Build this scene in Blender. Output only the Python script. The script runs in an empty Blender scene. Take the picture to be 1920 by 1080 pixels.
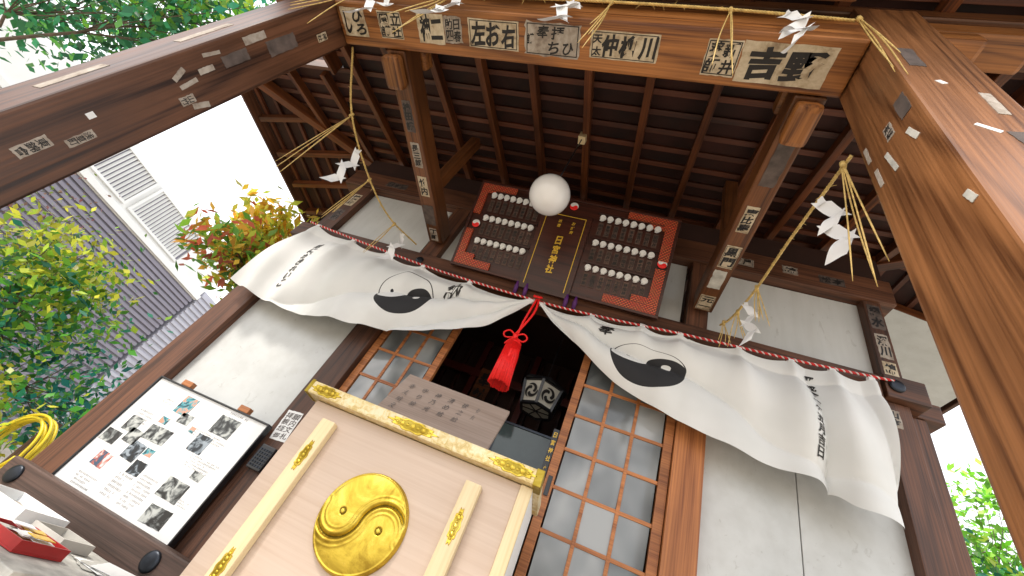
import bpy, bmesh, math, random
import numpy as np
from mathutils import Vector, Matrix, noise as mnoise
from mathutils.bvhtree import BVHTree
random.seed(7); rng=np.random.default_rng(7)
scn=bpy.context.scene; col=scn.collection
V=Vector
# ---------------------------------------------------------------- nodes
def nmat(name):
    m=bpy.data.materials.new(name); m.use_nodes=True
    nt=m.node_tree; b=nt.nodes['Principled BSDF']
    return m,nt,b
def N(nt,t,**k):
    n=nt.nodes.new(t)
    for a,v in k.items(): setattr(n,a,v)
    return n
def L(nt,a,b): nt.links.new(a,b)
def ramp(nt,fac,stops):
    r=N(nt,'ShaderNodeValToRGB'); e=r.color_ramp.elements
    while len(e)<len(stops): e.new(.5)
    for i,(p,c) in enumerate(stops): e[i].position=p; e[i].color=(c[0],c[1],c[2],1)
    L(nt,fac,r.inputs[0]); return r.outputs[0]
def mixc(nt,fac,a,b,mode='MIX'):
    m=N(nt,'ShaderNodeMix',data_type='RGBA',blend_type=mode)
    for s,i in ((fac,0),(a,6),(b,7)):
        if hasattr(s,'node'): L(nt,s,m.inputs[i])
        else: m.inputs[i].default_value=s if i==0 else (s[0],s[1],s[2],1)
    return m.outputs[2]
def mth(nt,op,a,b=None):
    m=N(nt,'ShaderNodeMath',operation=op)
    for s,i in ((a,0),(b,1)):
        if s is None: continue
        if isinstance(s,(int,float)): m.inputs[i].default_value=s
        else: L(nt,s,m.inputs[i])
    return m.outputs[0]
def tex(nt,scale,mp=(1,1,1),detail=4,dist=0,rough=.55,off=True):
    tc=N(nt,'ShaderNodeTexCoord'); mpn=N(nt,'ShaderNodeMapping'); mpn.inputs['Scale'].default_value=mp
    L(nt,tc.outputs['Object'],mpn.inputs[0])
    if off:
        oi=N(nt,'ShaderNodeObjectInfo'); mm=mth(nt,'MULTIPLY',oi.outputs['Random'],40.0)
        cb=N(nt,'ShaderNodeCombineXYZ'); L(nt,mm,cb.inputs[0]);L(nt,mm,cb.inputs[1]);L(nt,mm,cb.inputs[2]); L(nt,cb.outputs[0],mpn.inputs['Location'])
    n=N(nt,'ShaderNodeTexNoise'); n.inputs['Scale'].default_value=scale; n.inputs['Detail'].default_value=detail
    n.inputs['Distortion'].default_value=dist; n.inputs['Roughness'].default_value=rough
    L(nt,mpn.outputs[0],n.inputs['Vector']); return n.outputs['Fac']
def bump(nt,b,h,strength=.3,dist=.01):
    bp=N(nt,'ShaderNodeBump'); bp.inputs['Strength'].default_value=strength; bp.inputs['Distance'].default_value=dist
    L(nt,h,bp.inputs['Height']); L(nt,bp.outputs[0],b.inputs['Normal'])
def wood(name,dark,light,rough=.5,fine=1.0,ring=9.0,bs=.25,stain=.5,rs=.22):
    m,nt,b=nmat(name)
    n1=tex(nt,1.0,(.30,4.5,4.5),1,.1)
    s=mth(nt,'SINE',mth(nt,'MULTIPLY',n1,ring*6.28))
    s=mth(nt,'ADD',mth(nt,'MULTIPLY',s,.5),.5); s=mth(nt,'POWER',s,2.5)
    n2=tex(nt,2.0,(1.0*fine,60*fine,60*fine),3,.0)
    n3=tex(nt,1.3,(1,1.6,1.6),4,0)
    g=mth(nt,'ADD',mth(nt,'MULTIPLY',s,-rs),mth(nt,'MULTIPLY',n2,1.0)); g=mth(nt,'ADD',g,rs*.5)
    c=ramp(nt,g,[(.22,dark),(.5,[a*.45+c_*.55 for a,c_ in zip(dark,light)]),(.78,light)])
    st=ramp(nt,n3,[(.34,(stain,stain,stain)),(.62,(1,1,1))])
    c=mixc(nt,1.0,c,st,'MULTIPLY')
    oi=N(nt,'ShaderNodeObjectInfo'); hs=N(nt,'ShaderNodeHueSaturation'); L(nt,c,hs.inputs['Color'])
    L(nt,mth(nt,'ADD',mth(nt,'MULTIPLY',oi.outputs['Random'],.35),.83),hs.inputs['Value'])
    L(nt,hs.outputs[0],b.inputs['Base Color'])
    rr=mth(nt,'ADD',mth(nt,'MULTIPLY',n2,.25),rough-.12); L(nt,rr,b.inputs['Roughness'])
    if bs: bump(nt,b,n2,bs,.003)
    return m
def plain(name,c,rough=.6,metal=0,var=.15,scale=8,bs=0,c2=None):
    m,nt,b=nmat(name)
    n=tex(nt,scale,(1,1,1),4)
    lo=[x*(1-var) for x in c]; hi=[min(1,x*(1+var)) for x in c] if c2 is None else c2
    L(nt,ramp(nt,n,[(.3,lo),(.7,hi)]),b.inputs['Base Color'])
    b.inputs['Roughness'].default_value=rough; b.inputs['Metallic'].default_value=metal
    if bs: bump(nt,b,n,bs,.01)
    return m
M={}
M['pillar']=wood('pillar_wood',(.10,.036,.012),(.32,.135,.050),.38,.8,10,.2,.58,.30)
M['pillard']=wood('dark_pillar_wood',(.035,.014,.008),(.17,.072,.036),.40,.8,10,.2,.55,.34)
M['beam']=wood('beam_wood',(.10,.030,.008),(.42,.165,.045),.42,.9,9,.22,.5,.28)
M['tie']=wood('tie_beam_wood',(.05,.015,.005),(.22,.080,.024),.42,.9,8,.22,.45)
M['rafter']=wood('rafter_wood',(.045,.011,.004),(.22,.066,.018),.5,1.2,6,0,.45)
M['batten']=wood('batten_wood',(.045,.010,.004),(.15,.040,.014),.55,1.2,4,0,.45)
M['post']=wood('wall_post_wood',(.038,.014,.008),(.18,.072,.036),.52,1.0,9,.3,.55)
M['rail']=wood('rail_wood',(.045,.025,.018),(.16,.092,.070),.6,1.0,9,.3,.6)
M['doorw']=wood('door_wood',(.20,.060,.018),(.52,.20,.065),.5,1.0,6,.15,.75)
M['sign']=wood('sign_wood',(.24,.175,.14),(.36,.28,.235),.6,.7,7,0,.85)
M['pale']=wood('pale_box_wood',(.64,.48,.37),(.74,.59,.48),.40,.7,2.0,0,.94,.1)
M['cream']=wood('cream_box_wood',(.72,.55,.29),(.84,.70,.44),.35,.8,3,0,.92,.12)
M['plaque']=wood('plaque_wood',(.022,.006,.004),(.07,.018,.010),.35,1,6,0,.7)
def boardmat():
    m,nt,b=nmat('roof_board')
    n=tex(nt,3,(1,1,1),4)
    c=ramp(nt,n,[(.3,(.012,.004,.003)),(.7,(.048,.012,.007))])
    L(nt,c,b.inputs['Base Color']); b.inputs['Roughness'].default_value=.75; return m
M['board']=boardmat()
def plaster():
    m,nt,b=nmat('worn_plaster')
    n=tex(nt,1.6,(1,1,1),4); n2=tex(nt,16,(1,1,.3),5,1.2,.7); n3=tex(nt,4,(3,3,.4),3,0)
    c=ramp(nt,n,[(.3,(.52,.535,.53)),(.65,(.62,.63,.62))])
    s=ramp(nt,n2,[(.62,(1,1,1)),(.68,(.68,.66,.63))]); c=mixc(nt,.45,c,s,'MULTIPLY')
    s=ramp(nt,n3,[(.3,(.82,.81,.79)),(.6,(1,1,1))]); c=mixc(nt,.45,c,s,'MULTIPLY')
    L(nt,c,b.inputs['Base Color']); b.inputs['Roughness'].default_value=.33; return m
M['plaster']=plaster()
def oldpaper(name,c1,c2,c3):
    m,nt,b=nmat(name); n=tex(nt,9,(1,1,1),5,.5,.65); n2=tex(nt,45,(1,1,1),3)
    g=mth(nt,'ADD',mth(nt,'MULTIPLY',n,.7),mth(nt,'MULTIPLY',n2,.3))
    L(nt,ramp(nt,g,[(.36,c1),(.48,c2),(.62,c3)]),b.inputs['Base Color']); b.inputs['Roughness'].default_value=.75; return m
M['paper']=oldpaper('old_paper',(.30,.22,.14),(.52,.43,.30),(.66,.57,.43))
M['scrap']=oldpaper('faded_paper',(.20,.15,.12),(.34,.29,.24),(.46,.41,.36))
M['scrapw']=plain('white_scrap',(.50,.49,.45),.6,0,.3,15)
M['dirtyp']=plain('dark_paper',(.10,.075,.065),.7,0,.45,15)
M['ink']=plain('black_ink',(.014,.012,.012),.5,0,.2)
M['white']=plain('white_paper',(.82,.83,.83),.6,0,.04,5)
M['black']=plain('black_lacquer',(.015,.015,.018),.3,0,.3)
M['iron']=plain('blackened_iron',(.03,.035,.045),.35,.7,.3,20)
M['red']=plain('red_cord',(.90,.010,.008),.5,0,.12,60)
M['straw']=plain('rice_straw',(.60,.42,.14),.6,0,.3,40)
M['gohei']=plain('streamer_paper',(.84,.85,.87),.5,0,.03,4)
M['redbox']=plain('red_plastic',(.40,.02,.02),.35,0,.2)
def goldmat(name,k=1.0,r0=.5,r1=.22):
    m,nt,b=nmat(name); n=tex(nt,7,(1,1,1),5,.6,.7)
    L(nt,ramp(nt,n,[(.32,(.34*k,.22*k,.025*k)),(.5,(.62*k,.45*k,.06*k)),(.7,(.80*k,.62*k,.13*k))]),b.inputs['Base Color'])
    b.inputs['Metallic'].default_value=.92
    L(nt,ramp(nt,n,[(.3,(r0,r0,r0)),(.6,(r1,r1,r1))]),b.inputs['Roughness']); bump(nt,b,n,.16,.004); return m
M['gold']=goldmat('aged_gold'); M['golddk']=goldmat('dark_groove_gold',.30,.6,.5); M['goldmid']=goldmat('dull_gold',.62,.6,.45)
def gilded():
    m,nt,b=nmat('worn_gilded_wood'); n=tex(nt,30,(1,1,1),4,.8,.7); n2=tex(nt,3,(1,1,1),3)
    L(nt,ramp(nt,n,[(.36,(.60,.44,.16)),(.48,(.74,.60,.30)),(.6,(.80,.70,.46))]),b.inputs['Base Color'])
    L(nt,ramp(nt,n2,[(.45,(.4,.4,.4)),(.6,(.05,.05,.05))]),b.inputs['Metallic']); b.inputs['Roughness'].default_value=.38; bump(nt,b,n,.12,.002); return m
M['gild']=gilded()
M['goldpaint']=plain('gold_paint',(.78,.50,.05),.4,.2,.15,20)
def panes():
    m,nt,b=nmat('door_glass'); n=tex(nt,2.6,(1,1,1),2,.5)
    L(nt,ramp(nt,n,[(.34,(.09,.10,.105)),(.5,(.22,.235,.24)),(.66,(.36,.37,.37))]),b.inputs['Base Color'])  # soft grey mottling painted into the glass colour in place of tree reflections
    b.inputs['Roughness'].default_value=.08; b.inputs['Specular IOR Level'].default_value=.7; return m
M['pane']=panes()
def globe():
    m,nt,b=nmat('opal_glass'); b.inputs['Base Color'].default_value=(.88,.89,.91,1); b.inputs['Roughness'].default_value=.10
    b.inputs['Coat Weight'].default_value=.5; return m
M['globe']=globe()
def brocade():
    m,nt,b=nmat('red_brocade')
    tc=N(nt,'ShaderNodeTexCoord'); br=N(nt,'ShaderNodeTexBrick'); L(nt,tc.outputs['Object'],br.inputs['Vector'])
    br.inputs['Scale'].default_value=20; br.inputs['Color1'].default_value=(.85,.09,.03,1); br.inputs['Color2'].default_value=(.70,.17,.05,1); br.inputs['Mortar'].default_value=(.12,.02,.012,1); br.inputs['Mortar Size'].default_value=.07
    L(nt,br.outputs['Color'],b.inputs['Base Color']); b.inputs['Roughness'].default_value=.5; return m
M['brocade']=brocade()
def leafmat(name):
    m,nt,b=nmat(name); a=N(nt,'ShaderNodeVertexColor'); a.layer_name='col'
    L(nt,a.outputs[0],b.inputs['Base Color']); b.inputs['Roughness'].default_value=.38
    t=N(nt,'ShaderNodeBsdfTranslucent'); L(nt,a.outputs[0],t.inputs[0]); mx=N(nt,'ShaderNodeMixShader'); mx.inputs[0].default_value=.42
    L(nt,b.outputs[0],mx.inputs[1]); L(nt,t.outputs[0],mx.inputs[2]); L(nt,mx.outputs[0],nt.nodes['Material Output'].inputs[0]); return m
M['leaf']=leafmat('leaf')
M['bark']=plain('bark',(.12,.085,.06),.85,0,.4,20)
M['ground']=plain('paving_ground',(.42,.37,.30),.85,0,.2,3)
M['siding']=plain('grey_siding',(.24,.225,.28),.55,0,.1,2)
M['housew']=plain('white_house_paint',(.84,.84,.83),.6,0,.05,2)
M['lsiding']=plain('light_siding',(.48,.48,.55),.55,0,.08,2)
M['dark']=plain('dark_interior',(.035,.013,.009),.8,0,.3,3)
M['hose']=plain('yellow_hose',(.80,.62,.03),.4,0,.1)
def cloth(r,zup,zdn,zl):
    m,nt,b=nmat('white_cotton')
    tc=N(nt,'ShaderNodeTexCoord'); sp=N(nt,'ShaderNodeSeparateXYZ'); L(nt,tc.outputs['Object'],sp.inputs[0])
    px=mth(nt,'DIVIDE',sp.outputs[0],r)
    up=mth(nt,'GREATER_THAN',sp.outputs[2],0.)
    zr=mth(nt,'ADD',mth(nt,'MULTIPLY',up,zup-zdn),zdn)
    pz=mth(nt,'DIVIDE',sp.outputs[2],zr); pl_=mth(nt,'DIVIDE',sp.outputs[2],zl)
    def dist(ox,pz=pz):
        a=mth(nt,'SUBTRACT',px,ox); return mth(nt,'SQRT',mth(nt,'ADD',mth(nt,'MULTIPLY',a,a),mth(nt,'MULTIPLY',pz,pz)))
    d0=dist(0.);dR=dist(.5);dL=dist(-.5,pl_)
    lt=lambda a,v: mth(nt,'LESS_THAN',a,v)
    blk=mth(nt,'MAXIMUM',lt(pz,0.),lt(dR,.5)); blk=mth(nt,'MULTIPLY',blk,mth(nt,'SUBTRACT',1.,lt(dL,.5))); blk=mth(nt,'MULTIPLY',blk,lt(d0,1.))
    blk=mth(nt,'MULTIPLY',blk,mth(nt,'SUBTRACT',1.,lt(dR,.12)))
    ring=mth(nt,'MULTIPLY',lt(d0,1.),mth(nt,'GREATER_THAN',d0,.965))
    blk=mth(nt,'MAXIMUM',blk,ring); blk=mth(nt,'MAXIMUM',blk,lt(dL,.06))
    n=tex(nt,2.5,(1,1,1),3,0,.5,False)
    base=ramp(nt,n,[(.3,(.67,.68,.67)),(.7,(.78,.785,.78))])
    L(nt,mixc(nt,blk,base,(.022,.022,.025)),b.inputs['Base Color']); b.inputs['Roughness'].default_value=.85
    return m
# ---------------------------------------------------------------- objects
WM={}
def link(o,mw,parent=None,label=None,cat=None,group=None,kind=None):
    col.objects.link(o); WM[o.name]=mw; o.matrix_basis=mw
    if parent is not None:
        o.parent=parent; o.matrix_parent_inverse=WM[parent.name].inverted()
    if label: o['label']=label
    if cat: o['category']=cat
    if group: o['group']=group
    if kind: o['kind']=kind
    return o
def empty(name,loc,**k):
    o=bpy.data.objects.new(name,None); o.empty_display_size=.1
    return link(o,Matrix.Translation(V(loc)),**k)
def mesh(name,verts,faces,mats,origin=None,smooth=False,mi=None,mw=None,**k):
    vs=[V(v) for v in verts]
    if mw is None:
        if origin is None:
            lo=V([min(v[i] for v in vs) for i in range(3)]);hi=V([max(v[i] for v in vs) for i in range(3)]); origin=(lo+hi)/2
        mw=Matrix.Translation(V(origin)); vs=[v-V(origin) for v in vs]
    me=bpy.data.meshes.new(name); me.from_pydata([tuple(v) for v in vs],[],faces)
    for m in (mats if isinstance(mats,list) else [mats]): me.materials.append(M[m] if isinstance(m,str) else m)
    if mi is not None: me.polygons.foreach_set('material_index',mi)
    if smooth: me.polygons.foreach_set('use_smooth',[True]*len(me.polygons))
    me.update(); o=bpy.data.objects.new(name,me)
    return link(o,mw,**k)
def frame(p0,p1,up=(0,0,1)):
    x=(V(p1)-V(p0)).normalized(); u=V(up); y=u.cross(x)
    if y.length<1e-4: y=V((0,1,0)).cross(x)
    y.normalize(); z=x.cross(y); c=(V(p0)+V(p1))/2
    m=Matrix((x,y,z)).transposed().to_4x4(); m.translation=c; return m
def bm_box(bm,mat,sx,sy,sz,bev=0):
    r=bmesh.ops.create_cube(bm,size=1.0); vs=r['verts']
    for v in vs: v.co=mat@V((v.co.x*sx,v.co.y*sy,v.co.z*sz))
    if bev:
        es=list({e for v in vs for e in v.link_edges}); bmesh.ops.bevel(bm,geom=es,offset=bev,segments=2,affect='EDGES',profile=.6)
def beam(name,p0,p1,w,h,mat,bev=.006,up=(0,0,1),**k):
    mw=frame(p0,p1,up); Ln=(V(p1)-V(p0)).length; bm=bmesh.new(); bm_box(bm,Matrix.Identity(4),Ln,w,h,bev)
    me=bpy.data.meshes.new(name); bm.to_mesh(me); bm.free(); me.materials.append(M[mat] if isinstance(mat,str) else mat)
    o=bpy.data.objects.new(name,me); return link(o,mw,**k)
def box(name,lo,hi,mat,bev=.004,**k):
    lo=V(lo);hi=V(hi); s=hi-lo; c=(lo+hi)/2
    ax=max(range(3),key=lambda i:s[i])
    d=V((0,0,0)); d[ax]=s[ax]/2
    p0,p1=c-d,c+d
    if ax==0: return beam(name,p0,p1,s[1],s[2],mat,bev,(0,0,1),**k)
    if ax==1: return beam(name,p0,p1,s[0],s[2],mat,bev,(0,0,1),**k)
    return beam(name,p0,p1,s[0],s[1],mat,bev,(0,1,0),**k)
def multi(name,boxes,mat,bev=0,**k):
    bm=bmesh.new()
    for i,(lo,hi) in enumerate(boxes):
        lo=V(lo);hi=V(hi);c=(lo+hi)/2;s=hi-lo
        bm_box(bm,Matrix.Translation(c),s.x,s.y,s.z,bev)
    lo=V([min(v.co[i] for v in bm.verts) for i in range(3)]);hi=V([max(v.co[i] for v in bm.verts) for i in range(3)]);c=(lo+hi)/2
    for v in bm.verts: v.co-=c
    me=bpy.data.meshes.new(name); bm.to_mesh(me); bm.free(); me.materials.append(M[mat])
    return link(bpy.data.objects.new(name,me),Matrix.Translation(c),**k)
def tube_data(path,rad,seg=6,cap=True):
    P=[V(p) for p in path]; n=len(P); vs=[];fs=[]
    rr=rad if isinstance(rad,(list,tuple)) else [rad]*n
    t0=(P[1]-P[0]).normalized(); a=t0.orthogonal().normalized()
    for i in range(n):
        t=(P[min(i+1,n-1)]-P[max(i-1,0)]).normalized()
        a=(a-t*a.dot(t)); a=a.normalized() if a.length>1e-6 else t.orthogonal().normalized(); b=t.cross(a)
        for s in range(seg):
            th=2*math.pi*s/seg; vs.append(P[i]+(a*math.cos(th)+b*math.sin(th))*rr[i])
    for i in range(n-1):
        for s in range(seg):
            s2=(s+1)%seg; fs.append((i*seg+s,i*seg+s2,(i+1)*seg+s2,(i+1)*seg+s))
    if cap: fs.append(tuple(range(seg-1,-1,-1))); fs.append(tuple((n-1)*seg+s for s in range(seg)))
    return vs,fs
def join(parts):
    vs=[];fs=[];mi=[]
    for p in parts:
        o=len(vs); vs+=list(p[0]); fs+=[tuple(i+o for i in f) for f in p[1]]; mi+=[p[2] if len(p)>2 else 0]*len(p[1])
    return vs,fs,mi
def catmull(pts,n=20):
    P=[V(p) for p in pts]; P=[P[0]*2-P[1]]+P+[P[-1]*2-P[-2]]; out=[]
    for i in range(1,len(P)-2):
        for j in range(n):
            t=j/n; a,b,c,d=P[i-1],P[i],P[i+1],P[i+2]
            out.append(.5*((2*b)+(c-a)*t+(2*a-5*b+4*c-d)*t*t+(3*b-a-3*c+d)*t**3))
    out.append(P[-2]); return out
def resample(path,step):
    out=[path[0]]; acc=0
    for a,b in zip(path[:-1],path[1:]):
        l=(b-a).length
        if l<1e-9: continue
        d=step-acc
        while d<=l: out.append(a+(b-a)*(d/l)); d+=step
        acc=l-(d-step)
    return out
def rope_data(path,r,pitch,strands=3,mis=(0,0,0),step=.012,seg=5):
    P=resample(path,step); parts=[]; n=len(P); fr=[]
    a=(P[1]-P[0]).orthogonal().normalized()
    for i in range(n):
        t=(P[min(i+1,n-1)]-P[max(i-1,0)]).normalized(); a=(a-t*a.dot(t)).normalized(); fr.append((a.copy(),t.cross(a)))
    for s in range(strands):
        q=[P[i]+(fr[i][0]*math.cos(2*math.pi*(i*step/pitch+s/strands))+fr[i][1]*math.sin(2*math.pi*(i*step/pitch+s/strands)))*r*.55 for i in range(n)]
        v,f=tube_data(q,r*.58,seg); parts.append((v,f,mis[s]))
    return parts
# ---------------------------------------------------------------- lettering
GL={}
def glyph(ch,wt=.024):
    if (ch,wt) in GL: return GL[(ch,wt)]
    cu=bpy.data.curves.new('g','FONT'); cu.body=ch; cu.size=1; cu.offset=wt; cu.resolution_u=3
    o=bpy.data.objects.new('g',cu); col.objects.link(o)
    dg=bpy.context.evaluated_depsgraph_get(); me=bpy.data.meshes.new_from_object(o.evaluated_get(dg))
    vs=np.array([v.co[:2] for v in me.vertices]) if len(me.vertices) else np.zeros((0,2)); fs=[tuple(p.vertices) for p in me.polygons]
    if len(vs):
        lo=vs.min(0);hi=vs.max(0); c=(lo+hi)/2; s=max((hi-lo).max(),.55); vs=(vs-c)/s
        vs=np.stack([vs[:,0]+.035*np.sin(vs[:,1]*5),vs[:,1]+.06*vs[:,0]+.02*np.sin(vs[:,0]*7)],1)
    bpy.data.objects.remove(o); bpy.data.curves.remove(cu); bpy.data.meshes.remove(me)
    GL[(ch,wt)]=(vs,fs); return GL[(ch,wt)]
def lettering(cells,c,U,Vv,parent,mat='ink',proj=None,name='lettering',off=.003,wt=.024):
    c=V(c);U=V(U).normalized();Vv=V(Vv).normalized();n=U.cross(Vv)
    vs=[];fs=[]
    for ch,x,y,w,h in cells:
        g,f=glyph(ch,wt); o=len(vs)
        for p in g:
            q=c+U*(x+p[0]*w)+Vv*(y+p[1]*h)+n*off
            if proj: q=proj(q)
            vs.append(q)
        fs+=[tuple(i+o for i in t) for t in f]
    if not vs: return None
    return mesh(name,vs,fs,mat,parent=parent)
def grid_cells(rows,w,h,fill=.95):
    out=[];nr=len(rows)
    for j,r in enumerate(rows):
        nc=len(r)
        for i,ch in enumerate(r):
            if ch==' ': continue
            cw=w/nc;chh=h/nr
            out.append((ch,-w/2+cw*(i+.5)+random.uniform(-.03,.03)*cw,h/2-chh*(j+.5)+random.uniform(-.03,.03)*chh,cw*fill*random.uniform(.92,1.06),chh*fill*random.uniform(.92,1.06)))
    return out
def plate(parent,c,U,Vv,w,h,rows,mat='paper',ink='ink',border=False,name='name_sticker',tilt=0,th=.0012,cells=None,wt=.036):
    c=V(c);U=V(U).normalized();Vv=V(Vv).normalized()
    if tilt:
        U,Vv=U*math.cos(tilt)+Vv*math.sin(tilt),Vv*math.cos(tilt)-U*math.sin(tilt)
    n=U.cross(Vv); pts=[]
    K=8; jag=.04 if mat in('scrap','dirtyp','scrapw') else .014
    def edge(a,b):
        for i in range(K):
            t=i/K; pts.append(((a[0]+(b[0]-a[0])*t)+random.uniform(-1,1)*jag*min(w,h),(a[1]+(b[1]-a[1])*t)+random.uniform(-1,1)*jag*min(w,h)))
    edge((-w/2,-h/2),(w/2,-h/2));edge((w/2,-h/2),(w/2,h/2));edge((w/2,h/2),(-w/2,h/2));edge((-w/2,h/2),(-w/2,-h/2))
    vs=[c+U*x+Vv*y+n*th for x,y in pts]+[c+U*x+Vv*y-n*.001 for x,y in pts]; k=len(pts)
    fs=[tuple(range(k))]+[(i,i+k,(i+1)%k+k,(i+1)%k) for i in range(k)]
    o=mesh(name,vs,fs,mat,parent=parent)
    if rows or cells:
        lettering(cells or grid_cells(rows,w*.9,h*.88),c,U,Vv,o,ink,off=th+.0012,wt=wt)
    if border:
        q=[]; bw=.03*min(w,h)
        for (x0,y0,x1,y1) in ((-w*.47,-h*.46,w*.47,-h*.46+bw),(-w*.47,h*.46-bw,w*.47,h*.46),(-w*.47,-h*.46,-w*.47+bw,h*.46),(w*.47-bw,-h*.46,w*.47,h*.46)):
            q.append(([c+U*x+Vv*y+n*(th+.001) for x,y in ((x0,y0),(x1,y0),(x1,y1),(x0,y1))],[(0,1,2,3)]))
        v,f,_=join(q); mesh('border_line',v,f,ink,parent=o)
    return o
DX=V((1,0,0));DY=V((0,1,0));DZ=V((0,0,1))
# ================================================================ SETTING
mesh('ground',[(-60,-60,0),(60,-60,0),(60,60,0),(-60,60,0)],[(0,1,2,3)],'ground',kind='structure')
# ================================================================ SHRINE HALL
H=empty('shrine_hall',(0,1.5,0),label='weathered timber shrine hall with white plaster walls and deep porch roof',cat='shrine')
SL=.3
def rz(y): return 4.266+SL*y
def sz(x): return 3.936+SL*(3.84-abs(x))
def panel(x0,x1,z0,z1,y=.03): return box('wall_panel',(x0,y,z0),(x1,y+.03,z1),'plaster',.002,parent=H)
panel(-2.14,-1.15,.3,2.74); panel(1.35,1.857,.3,2.74); panel(1.863,2.36,.3,2.74)
panel(-2.12,-1.18,2.92,3.66); panel(-1.0,1.13,2.92,3.66); panel(1.31,2.40,2.92,3.66)
def post(x0,x1,z0,z1,y0=-.04,y1=.1): return box('post',(x0,y0,z0),(x1,y1,z1),'post',.006,parent=H)
post(-2.36,-2.14,.0,2.735); post(2.36,2.51,0,2.75); post(2.53,2.66,0,2.76,.06,.2)
post(-2.30,-2.12,2.925,3.66); post(2.40,2.52,2.935,3.66)
box('post',(-1.15,-.05,0),(-.96,.1,2.735),'post',.006,parent=H); box('post',(1.18,-.05,0),(1.35,.1,2.735),'doorw',.006,parent=H)
post(-1.12,-.96,2.925,3.66); post(1.16,1.31,2.925,3.66)
box('lintel',(-2.42,-.07,2.74),(2.36,.10,2.92),'post',.008,parent=H)
box('head_beam',(-2.5,-.06,3.665),(2.62,.12,3.92),'post',.008,parent=H)
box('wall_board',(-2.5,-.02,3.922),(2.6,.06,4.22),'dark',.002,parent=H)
box('beam_end',(2.37,-.09,2.755),(2.60,.08,2.93),'post',.008,parent=H)
box('beam_end',(2.55,.05,2.765),(2.76,.22,2.90),'post',.008,parent=H)
box('sill',(-2.36,-.06,.3),(2.5,.1,.45),'post',.006,parent=H)
box('side_wall',(-2.34,.11,.0),(-2.28,3,4.0),'plaster',.002,parent=H); box('side_wall',(2.42,.21,.0),(2.48,3,4.0),'plaster',.002,parent=H)
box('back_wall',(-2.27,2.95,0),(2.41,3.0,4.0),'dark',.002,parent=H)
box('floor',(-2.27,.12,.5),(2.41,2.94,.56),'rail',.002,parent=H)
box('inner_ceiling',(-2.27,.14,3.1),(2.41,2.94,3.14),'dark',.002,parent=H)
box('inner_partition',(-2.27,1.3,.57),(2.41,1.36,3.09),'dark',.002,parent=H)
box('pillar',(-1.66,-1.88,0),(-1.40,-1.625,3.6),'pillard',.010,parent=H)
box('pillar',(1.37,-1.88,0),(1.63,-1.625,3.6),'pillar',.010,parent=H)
box('cross_beam',(-1.395,-1.87,3.08),(1.365,-1.635,3.42),'beam',.012,parent=H)
box('eave_beam',(-2.45,-1.86,3.605),(2.45,-1.66,3.74),'tie',.01,parent=H)
box('carved_plank',(-1.2,-2.02,3.30),(1.3,-1.95,3.55),'tie',.02,parent=H)
for (x0,x1,z0,z1) in ((1.635,1.86,3.34,3.46),(1.635,2.10,3.47,3.60),(-1.88,-1.665,3.34,3.46),(-2.12,-1.665,3.47,3.60)):
    box('bracket_arm',(x0,-1.84,z0),(x1,-1.68,z1),'beam',.02,parent=H)
for cx in (-1.03,1.255):
    box('tie_beam',(cx-.068,-1.63,3.08),(cx+.068,-.075,3.25),'tie',.010,parent=H)
    box('beam_bracket',(cx-.06,-1.62,2.99),(cx+.06,-1.42,3.075),'beam',.03,parent=H)
    box('bracket_block',(cx-.09,-1.62,3.26),(cx+.09,-1.46,3.36),'beam',.02,parent=H)
    box('strut',(cx-.045,-.62,3.255),(cx+.045,-.53,4.05),'tie',.008,parent=H)
def R3(x,y,up): return (x,y,rz(y)+up)
b=.125
vs=[(-3.84,-1.1,3.936+b),(3.84,-1.1,3.936+b),(3.84,4.1,3.936+b),(-3.84,4.1,3.936+b),(-1.24,1.5,4.716+b),(1.24,1.5,4.716+b),(-2.4,-1.1,3.936+b),(2.4,-1.1,3.936+b),(-2.4,-2.5,rz(-2.5)+b),(2.4,-2.5,rz(-2.5)+b)]
RF=mesh('roof',vs,[(0,6,7,1,5,4),(1,2,5),(2,3,4,5),(3,0,4),(8,9,7,6)],'board',parent=H)
md=RF.modifiers.new('thick','SOLIDIFY'); md.thickness=.14; md.offset=1
for k in range(-8,9):
    x=k*.44+.03
    y0=-2.45 if abs(x)<2.35 else -1.05
    y1=min(1.45,2.70-abs(x))
    if y1-y0<.3: continue
    beam('rafter',R3(x,y0,.045),R3(x,y1,.045),.055,.085,'rafter',.004,parent=RF)
y=-2.4
while y<1.4:
    xm=2.36 if y<-1.1 else 2.72-y
    xm=min(xm,3.8)
    beam('batten',(-xm,y,rz(y)+.106),(xm,y,rz(y)+.106),.042,.034,'batten',.003,parent=RF); y+=.165
for sgn in (-1,1):
    for j in range(12):
        y=-.88+j*.44
        xi=max(2.2,2.68-y) if y<1.5 else 2.2
        if 3.8-xi<.15: continue
        beam('rafter',(sgn*3.8,y,sz(3.8)+.045),(sgn*xi,y,sz(xi)+.045),.055,.085,'rafter',.004,parent=RF)
    x=3.76
    while x>2.3:
        ys=2.76-x
        beam('batten',(sgn*x,ys,sz(x)+.106),(sgn*x,4.0,sz(x)+.106),.042,.034,'batten',.003,parent=RF); x-=.165
    beam('hip_rafter',(sgn*3.82,-1.08,3.936+.03),(sgn*2.3,.44,rz(.44)+.03),.09,.12,'rafter',.006,parent=RF)
    beam('eave_board',(sgn*3.85,-1.1,3.936+.07),(sgn*3.85,4.1,3.936+.07),.03,.16,'post',.004,parent=RF)
    beam('barge_board',(sgn*2.42,-2.5,rz(-2.5)+.07),(sgn*2.42,-1.1,rz(-1.1)+.07),.03,.18,'rafter',.004,parent=RF)
    beam('eave_board',(sgn*3.85,-1.12,3.936+.07),(sgn*2.43,-1.12,3.936+.07),.03,.16,'post',.004,parent=RF)
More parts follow.
